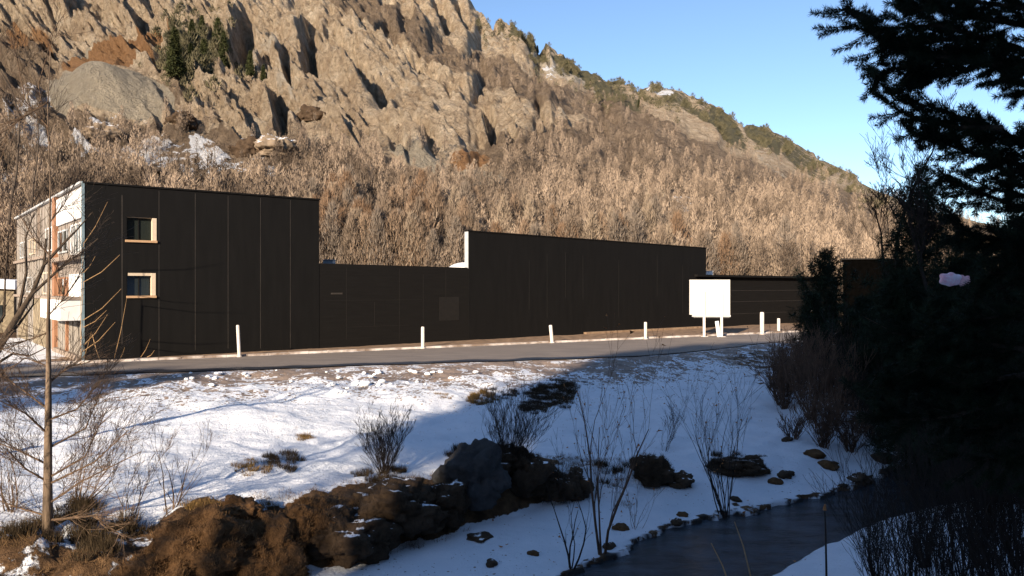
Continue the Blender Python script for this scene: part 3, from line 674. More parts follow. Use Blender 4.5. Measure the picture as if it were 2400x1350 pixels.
# tall right block: a thick screen wall standing above the roof
hC1 = lz(1098, 543); hC2 = lz(1655, 583)
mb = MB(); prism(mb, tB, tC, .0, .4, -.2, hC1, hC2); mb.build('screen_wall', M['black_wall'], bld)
mb = MB(); mb.hexa([(tB - .04, -.05, hC1), (tC + .05, -.05, hC2), (tC + .05, .45, hC2), (tB - .04, .45, hC1)], [(tB - .04, -.05, hC1 + .08), (tC + .05, -.05, hC2 + .08), (tC + .05, .45, hC2 + .08), (tB - .04, .45, hC1 + .08)])
mb.build('coping', M['black_wall2'], bld)
mb = MB(); mb.box((tB - .05, .0, hB2 - .05), (tB - .003, .42, hC1 - .02)); mb.build('end_cap', M['greywhite'], bld)
mb = MB()
for px in (1240, 1282, 1325, 1366, 1450, 1540, 1600):
    x = t_of(px); mb.box((x, -.004, hC1 * random.uniform(.1, .4)), (x + .022, .02, hC1 * random.uniform(.75, .9)))
mb.build('panel_joint', simple('faint_joint_b', (.017, .016, .014), (.026, .023, .02), 2, .6, 0), bld)
mb = MB(); x0, x1 = t_of(1368), t_of(1640); mb.box((x0, -.32, 0), (x1, -.002, .26)); mb.build('plinth', simple('tan_plinth', (.2, .13, .08), (.36, .25, .16), 2.5, .8, .01), bld)
# low right wing with horizontal boards
hD = lz(1700, 648)
mb = MB(); mb.box((tC, .05, -.2), (tD, 14, hD - .1)); mb.box((tC - 1.8, -.35, hD - .1), (tD + .3, 14.3, hD + .1)); mb.build('end_wing', M['black_wall2'], bld)
mb = MB()
for py in (682, 708, 736): z = lz(1750, py); mb.box((t_of(1715), .044, z), (tD - .3, .07, z + .03))
mb.build('board_joint', simple('board_edge', (.03, .026, .023), (.05, .045, .04), 2, .6, 0), bld)
# --- lit side facade: local x<0 side, y runs back
sd = MB(); sd.box((-.0, .36, -.2), (.335, 8.1, hA - .02)); sd.box((0, 8.1, -.2), (.335, 27, hA - .02)); sd.build('side_wall', M['brown_board'], bld)
def zs(py): return (HY - py) / F * 40 - ROAD_Z      # height at the near corner
p = MB(); p.box((-.12, .1, zs(510)), (-.002, 7.7, zs(440))); p.build('parapet_panel', M['white'], bld)
p = MB(); p.box((-.18, 0.1, hA - .02), (.3, 27, hA + .1)); p.build('roof_edge', M['greywhite'], bld)
p = MB(); p.box((-.22, 7.75, 0), (-.002, 8.5, hA - .03)); p.box((-.2, 3.9, 0), (-.002, 4.2, zs(655))); p.build('pilaster', M['orange_wood'], bld)
def side_window(y0, y1, z0, z1, nm, fm='cream', gm='glass'):
    f = MB(); f.box((-.08, y0, z0), (-.003, y0 + .12, z1)); f.box((-.08, y1 - .12, z0), (-.003, y1, z1)); f.box((-.08, y0 + .12, z0), (-.003, y1 - .12, z0 + .1)); f.box((-.08, y0 + .12, z1 - .1), (-.003, y1 - .12, z1))
    for k in range(1, nm + 1):
        yy = y0 + (y1 - y0) * k / (nm + 1); f.box((-.07, yy - .04, z0 + .1), (-.003, yy + .04, z1 - .1))
    o = f.build('window', M[fm], bld); g = MB(); g.box((-.03, y0 + .12, z0 + .1), (-.002, y1 - .12, z1 - .1)); g.build('pane', M[gm], o); return o
side_window(.4, 3.4, zs(596), zs(520), 3, 'white'); side_window(4.4, 7.5, zs(585), zs(525), 1, 'greywhite')
p = MB(); p.box((-.5, .1, zs(608)), (-.004, 7.7, zs(598))); p.box((-1.0, .1, zs(704)), (-.004, 7.7, zs(697))); p.box((-.3, .1, zs(850)), (-.004, 7.7, zs(835))); p.build('balcony_slab', M['slab'], bld)
p = MB(); p.box((-.1, .15, zs(698)), (-.012, 3.7, zs(642))); p.build('wall_panel', M['white'], bld)
side_window(4.3, 7.6, zs(697), zs(648), 2, 'orange_wood')
p = MB(); p.box((-1.05, .15, zs(752)), (-.98, 6.8, zs(704))); p.box((-.98, .15, zs(752)), (-.004, .22, zs(704))); p.build('balcony_front', M['white'], bld)
p = MB()
for k in range(22):
    yy = .4 + k * .33; p.box((-.06 - .05 * random.random(), yy, 0), (-.004, yy + random.choice((.1, .18, .24)), zs(random.uniform(752, 765))))
p.build('board_cladding', M['grey_board'], bld)
# rear half: grey and brown boards with windows
p = MB()
for k in range(34):
    yy = 8.7 + k * .53; z1 = random.choice((hA - .25, hA - .3, zs(560), zs(620)))
    p.box((-.05 - .07 * random.random(), yy, 0), (-.004, yy + random.choice((.12, .2, .34)), z1))
p.build('board_cladding', M['grey_board'], bld)
p = MB(); p.box((-.25, 8.6, zs(590)), (-.01, 26.9, zs(582))); p.box((-.25, 8.6, zs(706)), (-.01, 26.9, zs(698))); p.box((-.16, 14.8, zs(575)), (-.01, 15.0, hA - .06)); p.build('floor_band', M['slab'], bld)
for ya, yb, zb_ in ((10, 17, 3.4), (20, 25, 2.2)): p = MB(); p.box((-.14, ya, .1), (-.012, yb, zb_)); p.build('stone_base', M['stone_wall'], bld)
side_window(9.6, 12.2, zs(572), zs(505), 1, 'white'); side_window(17, 19.6, zs(570), zs(520), 1); side_window(21.4, 24.5, zs(575), zs(520), 1, 'greywhite')
side_window(10.0, 13.4, zs(694), zs(630), 1, 'cream'); side_window(18, 21, zs(690), zs(640), 1, 'greywhite')
# things on the roofs
e = empty('roof_dome', (0, 0, 0)); x, y, z = wallpt(tB, -3.2, 0)
def dome(name, cx, cy, cz, rx, ry, rz, mat, label, cat):
    m = MB(); vs = []; fs = []; n1, n2 = 24, 8
    for i in range(n2 + 1):
        a = math.pi / 2 * i / n2
        for k in range(n1): t = 6.2832 * k / n1; vs.append((cx + rx * math.cos(a) * math.cos(t), cy + ry * math.cos(a) * math.sin(t), cz + rz * math.sin(a)))
    for i in range(n2):
        for k in range(n1): k2 = (k + 1) % n1; fs.append((i * n1 + k, i * n1 + k2, (i + 1) * n1 + k2, (i + 1) * n1 + k))
    m.add(vs, fs); o = m.build(name, mat, smooth=True, origin=(cx, cy, cz)); return tag(o, label, cat)
bpy.data.objects.remove(e)
def roofz(px, py, d): return P(px, py, d)
q = P(1092, 628, 62); dome('roof_skylight', q.x, q.y, q.z - .35, 1.6, 1.6, .78, M['white'], 'white domed skylight on the low roof, beside the tall right block', 'skylight')
def small_box(name, px0, px1, py0, py1, d, depth, mat, label, cat):
    a = P(px0, py1, d); b = P(px1, py0, d); m = MB(); m.box((0, 0, -.4), (b.x - a.x, depth, b.z - a.z)); m.box((-.04, -.04, b.z - a.z), (b.x - a.x + .04, depth + .04, b.z - a.z + .05))
    o = m.build(name, mat); o.location = a; return tag(o, label, cat)
small_box('roof_vent', 757, 780, 611, 622, 54, .8, M['greywhite'], 'small pale vent box on the low roof, just right of the tall left block', 'vent')
small_box('roof_vent', 1658, 1671, 637, 652, 77, .8, M['white'], 'small white vent box on the low roof, right of the tall right block', 'vent')

# dark shed far right
e = empty('dark_shed', (38.1, 88, ROAD_Z), R(-24)); tag(e, 'plain dark gabled shed half hidden behind the young pine', 'building')
hs = 66 / F * 88 - ROAD_Z
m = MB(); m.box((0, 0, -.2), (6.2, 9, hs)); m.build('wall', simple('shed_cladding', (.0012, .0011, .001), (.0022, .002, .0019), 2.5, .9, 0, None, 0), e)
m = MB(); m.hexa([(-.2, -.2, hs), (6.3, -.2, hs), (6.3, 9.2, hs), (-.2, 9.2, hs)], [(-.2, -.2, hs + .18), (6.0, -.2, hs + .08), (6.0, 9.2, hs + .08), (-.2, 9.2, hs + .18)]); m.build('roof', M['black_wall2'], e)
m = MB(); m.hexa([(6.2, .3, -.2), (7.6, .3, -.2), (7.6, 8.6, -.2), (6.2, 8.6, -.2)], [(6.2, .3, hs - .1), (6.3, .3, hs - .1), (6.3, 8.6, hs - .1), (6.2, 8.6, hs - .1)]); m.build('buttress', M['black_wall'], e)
# small snow-roofed house at far left
e = empty('grey_house', (-52, 66, ROAD_Z), R(10)); tag(e, 'grey rubble house with snowy roof at far left edge', 'house')
hz = (HY - 655) / F * 66 - ROAD_Z
m = MB(); m.box((0, 0, -.2), (8.2, 7, hz - .35)); m.build('wall', M['stone_wall'], e)
m = MB(); m.hexa([(-.4, -.5, hz - .35), (8.5, -.5, hz - .9), (8.5, 7.5, hz - .9), (-.4, 7.5, hz - .35)], [(-.4, -.5, hz + .3), (8.5, -.5, hz - .1), (8.5, 7.5, hz - .1), (-.4, 7.5, hz + .3)]); m.build('roof', M['snow_plain'], e)
m = MB(); m.box((6.2, -.06, .9), (7.3, -.004, 2.4)); m.build('window', M['glass'], e)

# ---------------------------------------------------------------- posts and sign
def post(px, py0, py1, d, wpx, label, lean=0, band=None, mat='post'):
    b = P(px, py1, d); h = (py1 - py0) / F * d; r = wpx / F * d / 2
    e = empty('marker_post', (b.x, b.y, ROAD_Z + .02)); e.rotation_euler = (0, lean, 0); tag(e, label, 'post', 'marker posts along the kerb')
    m = MB(); m.tube([(0, 0, -.15), (0, 0, h * .95), (0, 0, h)], [r, r, r * .8], 10); m.build('shaft', M[mat], e, smooth=False)
    if band: m = MB(); m.tube([(0, 0, h * .55), (0, 0, h * .9)], [r * 1.06, r * 1.06], 10); m.build('reflector_band', M[band], e)
    m = MB(); m.tube([(0, 0, -.1), (0, 0, .06), (0, 0, .08)], [r * 1.7, r * 1.7, r * 1.1], 10); m.build('foot', M['kerb'], e)
post(561, 763, 838, 43, 7.5, 'tall slim white marker post before the tall left block, leftmost', -.05)
post(991, 767, 818, 49, 8, 'white marker post before the low middle wing of the black building')
post(1294, 763, 805, 54, 8, 'thin white marker post leaning left before the tall right block', -.09)
post(1513, 757, 797, 58, 7, 'short slim white marker post, second from the white sign on its left')
post(1786, 735, 787, 64, 9.5, 'thick white marker post just right of the white sign')
post(1825, 748, 779, 68, 7, 'shortest white marker post, between the thick post and the yellow-banded one')
post(1906, 728, 779, 69, 11, 'white marker post with yellow band beside the young pine', 0, 'yellow')
post(1919, 752, 778, 71, 6, 'low orange-lit post half hidden by the young pine', .05, None, 'sill')
# sign
sg = empty('sign_board', (P(1663, 790, 61).x, 61, ROAD_Z), R(-6)); tag(sg, 'large blank white sign panel on two steel legs', 'sign')
k = 61 / F; b0 = (790 - 738) * k; b1 = (790 - 656) * k
m = MB(); m.box((-46 * k, 0, b0), (47 * k, .16, b1)); m.build('panel', simple('sign_face', (.56, .53, .49), (.64, .62, .58), 1.5, .5, .003), sg)
m = MB(); m.box((-40 * k, -.06, b0 - .17), (48 * k, .3, b0 - .01)); m.tube([(-36 * k, .12, b0 - .2), (46 * k, .12, b0 - .2)], .05, 8); m.build('tray', M['greywhite'], sg)
for x in (-13, 27):
    m = MB(); m.box((x * k - .09, -.16, -.1), (x * k + .09, -.003, b0 + (1.9 if x < 0 else 2.45))); m.box((x * k - .25, -.3, -.02), (x * k + .3, .2, .05)); m.build('leg', M['post'], sg)
m = MB(); m.box((-13 * k - .012, -.008, b0 + 1.9), (-13 * k + .012, -.001, b1 - .02)); m.build('panel_joint', M['greywhite'], sg)
lb = MB(); lb.box((-.14, -.03, 0), (.14, .03, 1.25)); o = lb.build('leaning_board', M['white']); o.location = (P(1689, 790, 60).x + .02, 60.6, ROAD_Z + .03); o.rotation_euler = (0, -.13, 0)
tag(o, 'narrow white board leaning between the legs of the sign', 'board')

# ---------------------------------------------------------------- unseen valley sides added behind the viewpoint to cut skylight on shaded snow
az = np.linspace(R(52), R(305), 120); hv = np.linspace(0, 1, 24); AZ, HV = np.meshgrid(az, hv)
elv = np.interp(AZ, [R(52), R(75), R(110), R(150), R(185), R(205), R(235), R(270), R(305)], [R(8), R(24), R(24), R(16), R(12), R(12), R(12), R(18), R(14)])
rr_ = 170 + 330 * HV; zz = -20 + (500 * np.tan(elv) + 20) * HV + fbm(AZ * 9, HV * 6, 19, 5) * 40 * HV
vs_ = grid_mesh('added_valley_sides', np.sin(AZ) * rr_, np.cos(AZ) * rr_, zz, simple('added_valley_woodland', (.02, .02, .012), (.06, .05, .035), .05, .95, 0)); tag(vs_, kind='structure')
def tuft_tris(pos, n, h, spread, wd, seed, droop=.5):
    r = np.random.default_rng(seed); a = r.random(n) * 6.283; rd = spread * np.sqrt(r.random(n))
    b = np.stack([np.cos(a) * rd, np.sin(a) * rd, np.zeros(n) - .03], -1) + np.array(pos)
    l = h * (.5 + .8 * r.random(n)); t = r.random(n) * droop + .1; a2 = a + r.normal(0, .7, n)
    d = np.stack([np.cos(a2) * np.sin(t), np.sin(a2) * np.sin(t), np.cos(t)], -1) * l[:, None]
    w_ = r.random(n) * 6.283; wv = np.stack([np.cos(w_), np.sin(w_), 0 * w_], -1) * wd
    return np.stack([b - wv, b + wv, b + d], 1)
# ---------------------------------------------------------------- rocks
from mathutils import noise as mnoise
def rock(name, px, py, d, sx, sy, sz, seed, mat, label, rz=0, tilt=0, flat=.7, cat='rock', group=None, loc=None, amp=.35):
    import bmesh
    bm = bmesh.new(); bmesh.ops.create_icosphere(bm, subdivisions=5 if sx > .35 else 3, radius=1)
    off = Vector((seed * 3.7, seed * 1.3, seed * 7.1))
    for v in bm.verts:
        p = v.co.copy(); n = mnoise.fractal(p * 1.1 + off, .9, 2.1, 5); c = mnoise.cell(p * 1.6 + off)
        fine_ = mnoise.fractal(p * 5 + off, .6, 2.2, 4); v.co = p * (1 + amp * n + .10 * abs(mnoise.noise(p * 3 + off)) + .12 * c + .07 * fine_ - .12 * abs(mnoise.noise(p * 2.2 - off)))
        v.co.z = max(v.co.z, -.6)
    bm.transform(Matrix.Diagonal((sx, sy, sz, 1)))
    me = bpy.data.meshes.new(name); bm.to_mesh(me); bm.free(); me.materials.append(mat); me.shade_smooth()
    o = bpy.data.objects.new(name, me); col.objects.link(o); o.rotation_euler = (0, tilt, rz)
    o.location = loc if loc is not None else P(px, py, d)
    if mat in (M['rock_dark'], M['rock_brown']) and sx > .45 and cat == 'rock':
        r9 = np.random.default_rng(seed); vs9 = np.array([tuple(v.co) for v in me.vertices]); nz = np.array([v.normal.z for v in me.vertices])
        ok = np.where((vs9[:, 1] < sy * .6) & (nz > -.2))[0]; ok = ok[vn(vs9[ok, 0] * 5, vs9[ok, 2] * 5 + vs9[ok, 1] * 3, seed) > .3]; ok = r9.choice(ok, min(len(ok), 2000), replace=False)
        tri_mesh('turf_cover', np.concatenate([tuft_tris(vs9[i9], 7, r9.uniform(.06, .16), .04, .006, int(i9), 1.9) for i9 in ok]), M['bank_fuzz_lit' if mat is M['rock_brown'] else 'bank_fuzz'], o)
    return tag(o, label, cat, group)
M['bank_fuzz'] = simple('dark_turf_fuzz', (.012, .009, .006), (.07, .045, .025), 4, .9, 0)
M['bank_fuzz_lit'] = simple('sunlit_turf_fuzz', (.05, .026, .011), (.3, .17, .075), 4, .9, 0)  # sunlit copy of the turf fuzz, the light is in its colour
for i, (px, py, wpx, hpx, sy, mt, lab) in enumerate([
    (1110, 1130, 78, 82, .7, 'rock_grey', 'large smooth grey boulder below the dark bush on the bank'),
    (1235, 1120, 62, 62, .6, 'rock_dark', 'black jagged rock right of the smooth grey boulder'),
    (1175, 1085, 75, 40, .6, 'rock_dark', 'dark mossy rock mass behind the grey boulder'),
    (1350, 1142, 34, 40, .5, 'rock_dark', 'dark upright rock at the right end of the bank'),
    (1295, 1145, 48, 36, .5, 'rock_dark', 'low black rock between the jagged rock and the upright one'),
    (1040, 1190, 58, 52, .6, 'rock_dark', 'brown-black rock with snow on it left of the grey boulder'),
    (930, 1190, 110, 80, .9, 'rock_dark', 'biggest dark earth boulder in the middle of the eroded bank'),
    (800, 1260, 120, 85, .9, 'rock_dark', 'wide dark boulder low on the eroded bank'),
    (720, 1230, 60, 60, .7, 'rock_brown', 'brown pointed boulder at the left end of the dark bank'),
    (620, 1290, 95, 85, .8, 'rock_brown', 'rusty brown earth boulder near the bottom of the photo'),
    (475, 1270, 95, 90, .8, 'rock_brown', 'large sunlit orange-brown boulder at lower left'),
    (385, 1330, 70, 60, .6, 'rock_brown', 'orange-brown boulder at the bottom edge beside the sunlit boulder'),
    (560, 1200, 45, 35, .4, 'rock_brown', 'small sunlit brown boulder on top of the bank'),
    (1525, 1112, 42, 38, .45, 'rock_dark', 'dark rounded rock in the snow, left of a pair'),
    (1592, 1128, 36, 20, .35, 'rock_dark', 'flat dark rock in the snow, right of a pair'),
    (1720, 1097, 66, 24, .4, 'rock_dark', 'long low dark rock under the fan-shaped shrub'),
    (1768, 1090, 22, 22, .25, 'rock_dark', 'small knob of rock at the end of the long low rock'),
    (1010, 1238, 30, 16, .3, 'rock_dark', 'small flat rock at the foot of the bank by the snow shelf'),
    (1120, 1262, 30, 9, .3, 'rock_dark', 'thin flat snow-capped stone lying on the snow shelf')]):
    if i in (6, 7, 9, 10, 11): hpx *= .84; py += 7
    g = hit(px, py + hpx * .72); d = g.y + sy * .4; kx = d / F
    rock('rock', px, py, d, wpx * kx, sy, hpx * kx, i + 3 + (29 if i in (9, 10, 11) else 0), M[mt], lab, rz=random.uniform(-.15, .15), amp=.42)
# stones at the water edge and the thawed patches
for i, (px, py, s) in enumerate([(1480, 1245, .22), (1560, 1238, .14), (1700, 1205, .16), (1830, 1165, .16), (1815, 1140, .2), (1870, 1130, .14), (1620, 1215, .12), (1420, 1300, .2), (1180, 1340, .2), (1260, 1330, .15),
                                 (1960, 1150, .22), (2020, 1130, .3), (1900, 1080, .25), (1850, 1040, .2), (2080, 1100, .35), (1950, 1100, .3)]):
    g = hit(px + random.uniform(-28, 28), py - abs(random.gauss(0, 22))); s *= random.uniform(.5, 1.3); rock('stone', 0, 0, 0, s * 1.3, s, s * .7, 60 + i, M['rock_dark' if i % 3 else 'rock_brown'], 'small dark stone lying in the snow along the stream edge', group='stones along the stream edge', loc=g + Vector((0, 0, s * .1)), cat='stone', rz=i)
# snow lumps ploughed off the road
for i in range(44):
    px = random.gauss(830, 26) if i < 12 else random.uniform(420, 1150); py = random.gauss(910, 13) if i < 12 else random.uniform(870, 905)
    g = hit(px, py); s = random.uniform(.08, .24) * (1 if i < 12 else .6)
    rock('snow_lump', 0, 0, 0, s * random.uniform(.8, 1.4), s, s * .65, 90 + i, M['snow_plain'], 'white lump of ploughed snow on the slope below the road', group='ploughed snow lumps below the road', loc=g + Vector((0, 0, s * .3)), cat='snow lump', rz=i, amp=.45)

# ---------------------------------------------------------------- turf, tufts and litter
def turf(px0, px1, py0, py1, n, h, mat, name, label, cat, seed, nb=110, noise_thr=.0, spread=.14, kind=None, wd=.006, rot=0):
    r = random.Random(seed); out = []; c = hit((px0 + px1) / 2, (py0 + py1) / 2)
    for i in range(n):
        a = r.random() * 6.283; q = math.sqrt(r.random()); du = math.cos(a) * q * (px1 - px0) / 2; dv = math.sin(a) * q * (py1 - py0) / 2
        px = (px0 + px1) / 2 + du; py = (py0 + py1) / 2 + dv + du * rot
        g = hit(px, py)
        g.x += r.gauss(0, .1); g.y += r.gauss(0, .22); g.z = zat(g.x, g.y)
        if vn(g.x * 1.6, g.y * 1.6, seed) < noise_thr: continue
        out.append(tuft_tris((g.x - c.x, g.y - c.y, g.z - c.z), nb, h * r.uniform(.6, 1.2), spread, wd, r.randint(0, 99999)))
    if not out: return
    o = tri_mesh(name, np.concatenate(out), M[mat]); o.location = c; return tag(o, label, cat, kind=kind)
turf(1225, 1350, 895, 965, 230, .16, 'darkgrass', 'turf_patch', 'wide dark patch of thawed turf in the snow, upper centre of the slope', 'turf', 5, 150, .28, .2, rot=-.25)
turf(1100, 1160, 920, 955, 26, .2, 'drygrass', 'grass_tussock', 'tawny grass tussock left of the dark turf patch', 'grass tussock', 6, 160)
turf(1155, 1215, 908, 938, 20, .16, 'darkgrass', 'grass_tussock', 'dark tussock between the tawny tussock and the dark turf patch', 'grass tussock', 7, 120, .2)
turf(1030, 1052, 925, 938, 4, .13, 'drygrass', 'grass_tussock', 'small yellowish tuft above the snow hollow, leftmost of a row', 'grass tussock', 8)
turf(1375, 1400, 898, 908, 4, .12, 'darkgrass', 'grass_tussock', 'tiny dark tuft right of the dark turf patch', 'grass tussock', 9)
turf(620, 705, 1058, 1098, 24, .17, 'darkgrass', 'grass_tussock', 'brown heather clump on the sunlit snow, largest of its cluster', 'grass tussock', 10, 130, .2)
turf(555, 625, 1075, 1110, 14, .15, 'drygrass', 'grass_tussock', 'tawny clump at the left of the sunlit cluster', 'grass tussock', 11, 120, .2)
turf(712, 734, 1020, 1034, 8, .14, 'drygrass', 'grass_tussock', 'small tuft above the brown heather clump', 'grass tussock', 12)
turf(1060, 1135, 1055, 1080, 26, .2, 'darkgrass', 'turf_fringe', 'dark heather fringe on the bank edge above the grey boulder', 'turf', 13, 130)
turf(850, 950, 1100, 1140, 24, .2, 'darkgrass', 'turf_fringe', 'dark heather fringe above the big earth boulder', 'turf', 14, 130)
turf(30, 330, 1190, 1300, 120, .3, 'darkgrass', 'undergrowth', 'tangled dark green-brown undergrowth around the foot of the left tree', 'undergrowth', 15, 130, .47, .2)
turf(360, 700, 1180, 1215, 40, .14, 'drygrass', 'turf_fringe', 'sunlit brown grass fringe along the top of the left bank', 'turf', 16, 90, .3)
turf(1440, 1475, 1088, 1125, 6, .2, 'darkgrass', 'grass_tussock', 'drooping dark tuft left of the paired rocks', 'grass tussock', 17)
turf(1404, 1420, 1092, 1104, 6, .2, 'darkgrass', 'grass_tussock', 'drooping dark tuft beside the tall slender shrub', 'grass tussock', 18)
turf(1480, 1530, 1080, 1100, 8, .16, 'darkgrass', 'grass_tussock', 'dark tuft crowning the left of the paired rocks', 'grass tussock', 19)
turf(1640, 1790, 1068, 1092, 18, .15, 'darkgrass', 'turf_fringe', 'dark mossy fringe on the long low rock', 'turf', 20, 110)
out = []; r_ = random.Random(44)
for i in range(1500):
    x = r_.uniform(-12, 3.2); t_ = r_.random(); ya = np.interp(x, TX, TO); yb = np.interp(x, TX, TB) + .35; y = ya + (yb - ya) * t_ + r_.gauss(0, .12)
    if vn(x * 1.1, y * 1.1, 91) < (.33 if x > -6.5 else .6): continue
    out.append(tuft_tris((x, y, zat(x, y)), 34, r_.uniform(.06, .17), .13, .005, r_.randint(0, 99999), 1.3))
tag(tri_mesh('bank_grass', np.concatenate(out), simple('bank_grass_blades', (.05, .028, .012), (.25, .15, .065), 1.6, .9, 0)), 'matted brown grass hanging over the eroded earth bank', 'grass', kind='stuff')
# scattered litter and stubble on the snow: uncountable
out = []; r_ = random.Random(33)
pxs = [(r_.uniform(-20, 2050), 840 + 190 * r_.random() ** 2.2) for _ in range(1500)]
d = None
for (px, py) in pxs:
    yd = 4.05 * F / max(py - HY, 60); x = (px - HX) / F * yd
    g = hit(px, py) if r_.random() < 1 else None
    if g.y < 20 or g.y > np.interp(g.x, TX, YR) + .3: continue
    out.append(tuft_tris(tuple(g), r_.randint(4, 10), r_.uniform(.04, .11), .05, .006, r_.randint(0, 99999), .9))
tag(tri_mesh('stubble', np.concatenate(out), M['drygrass']), 'scattered dead stubble poking through the snow below the road', 'stubble', kind='stuff')
# fallen leaves
lf = MB(); r_ = random.Random(5)
for i in range(70):
    g = hit(r_.uniform(1050, 1900), r_.uniform(1050, 1330)); s = r_.uniform(.015, .04)
    lf.add([tuple(g + Vector((r_.gauss(0, s), r_.gauss(0, s), .02 + abs(r_.gauss(0, s))))) for _ in range(4)], [(0, 1, 2), (0, 2, 3)])
tag(lf.build('fallen_leaves', M['leaf']), 'rusty fallen leaves on the snow by the stream', 'leaves', kind='stuff')

# ---------------------------------------------------------------- shrubs
def sh(px, py, hpx, n, spread, seed, mat, label, **kw):
    g = hit(px, py); h = hpx * g.y / F / 1.15
    return shrub('bare_shrub', g, n, h, spread, seed, M[mat], label, **kw)
sh(1405, 1300, 430, 3, .1, 1, 'twig', 'tall slender bare shrub rising from the stream edge, centre right', depth=3, r0=.03, kids=(3, 5), up=.35, leaves=True)
sh(1335, 1335, 230, 4, .5, 2, 'twig_dark', 'bare forked sapling leaning left at the bottom centre', depth=2, r0=.022, kids=(2, 3), leaves=True)
sh(1700, 1225, 320, 13, .5, 3, 'twig_dark', 'fan-shaped bare shrub standing at the bend of the stream', depth=2, r0=.016, kids=(3, 5), lean=(-.12, 0), leaves=True)
sh(1560, 1060, 110, 6, .8, 4, 'twig_dark', 'small crooked bare shrub above the paired rocks', depth=3, r0=.01, kids=(3, 4))
sh(1190, 1100, 165, 44, .8, 5, 'twig_dark', 'dense dark bush above the grey boulder', depth=3, r0=.012, kids=(3, 4), lean=(.2, 0))
sh(900, 1110, 130, 44, .85, 6, 'twig_dark', 'rounded bare bush above the big earth boulder', depth=3, r0=.01, kids=(3, 4))
sh(1310, 1180, 120, 5, .7, 7, 'twig_dark', 'low twiggy shrub by the upright rock', depth=2, r0=.01)
sh(1440, 1200, 180, 4, .4, 8, 'twig_dark', 'thin shrub right of the tall slender one', depth=2, r0=.01, leaves=True)
sh(1490, 1240, 130, 5, .6, 9, 'twig', 'low red-brown shrub on the stream edge', depth=2, r0=.01, leaves=True)
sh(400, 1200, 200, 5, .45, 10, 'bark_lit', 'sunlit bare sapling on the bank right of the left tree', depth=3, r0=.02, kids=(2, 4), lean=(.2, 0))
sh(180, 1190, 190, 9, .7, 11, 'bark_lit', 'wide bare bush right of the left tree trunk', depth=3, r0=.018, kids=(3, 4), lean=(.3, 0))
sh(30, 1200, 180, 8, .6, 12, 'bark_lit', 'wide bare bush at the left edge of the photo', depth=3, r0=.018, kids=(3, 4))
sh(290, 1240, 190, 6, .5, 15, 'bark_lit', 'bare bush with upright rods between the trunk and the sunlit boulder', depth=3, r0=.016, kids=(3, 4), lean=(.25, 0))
# long canes in front of the black wall
g = hit(205, 868); e = empty('roadside_canes', g); tag(e, 'fan of long sunlit canes in front of the black wall', 'canes')
m = MB()
for (x0, y0, x1, y1) in ((196, 572, 252, 474), (196, 640, 224, 600), (196, 662, 281, 598), (194, 752, 284, 678), (196, 768, 250, 728), (196, 810, 252, 738), (192, 826, 270, 756), (216, 785, 236, 850), (268, 840, 297, 700), (282, 840, 292, 815), (330, 838, 352, 796), (345, 838, 362, 822), (196, 840, 214, 778)):
    a = P(x0, y0, 38.6); b = P(x1, y1, 37.6); c = (a + b) / 2 + Vector((0, 0, -.06 * (b - a).length))
    m.tube([a - g, c - g, b - g], [.02, .016, .007], 4)
for (x0, y0) in ((196, 572), (196, 662), (194, 752), (196, 810)): m.tube([P(190, 870, 38.4) - g, P(189, (y0 + 870) / 2, 38.5) - g, P(x0, y0, 38.6) - g], [.014, .012, .014], 4)
m.build('cane', M['reed'], e)
# thickets at the right
MINR = .0075
k = 0
for (px, py, hp, n, mt) in ((1840, 900, 70, 20, 'twig'), (1825, 950, 90, 20, 'twig'), (1890, 890, 90, 22, 'twig'), (1930, 1050, 110, 26, 'twig'), (1840, 960, 130, 26, 'twig'), (1900, 985, 150, 26, 'twig'), (1960, 1000, 150, 26, 'twig'), (1880, 930, 110, 22, 'twig'), (1940, 920, 120, 24, 'twig'), (2010, 960, 170, 24, 'twig_dark'),
                        (2050, 1040, 150, 24, 'twig_dark'), (1995, 1060, 90, 20, 'twig'), (2110, 1060, 170, 22, 'twig_dark'), (1860, 1030, 60, 14, 'twig'), (1980, 880, 90, 20, 'twig'), (2180, 1080, 180, 22, 'twig_dark'), (2250, 1090, 200, 22, 'twig_dark'), (2340, 1110, 220, 22, 'twig_dark')):
    k += 1; g = hit(px, py)
    shrub('thicket_shrub', g, int(n * 1.7), hp * g.y / F / 1.1, .75, 50 + k, M[mt], 'bare brown shrub in the thicket between the road and the stream', depth=2, r0=.013, group='bare shrubs of the right-hand thicket', kids=(3, 5))
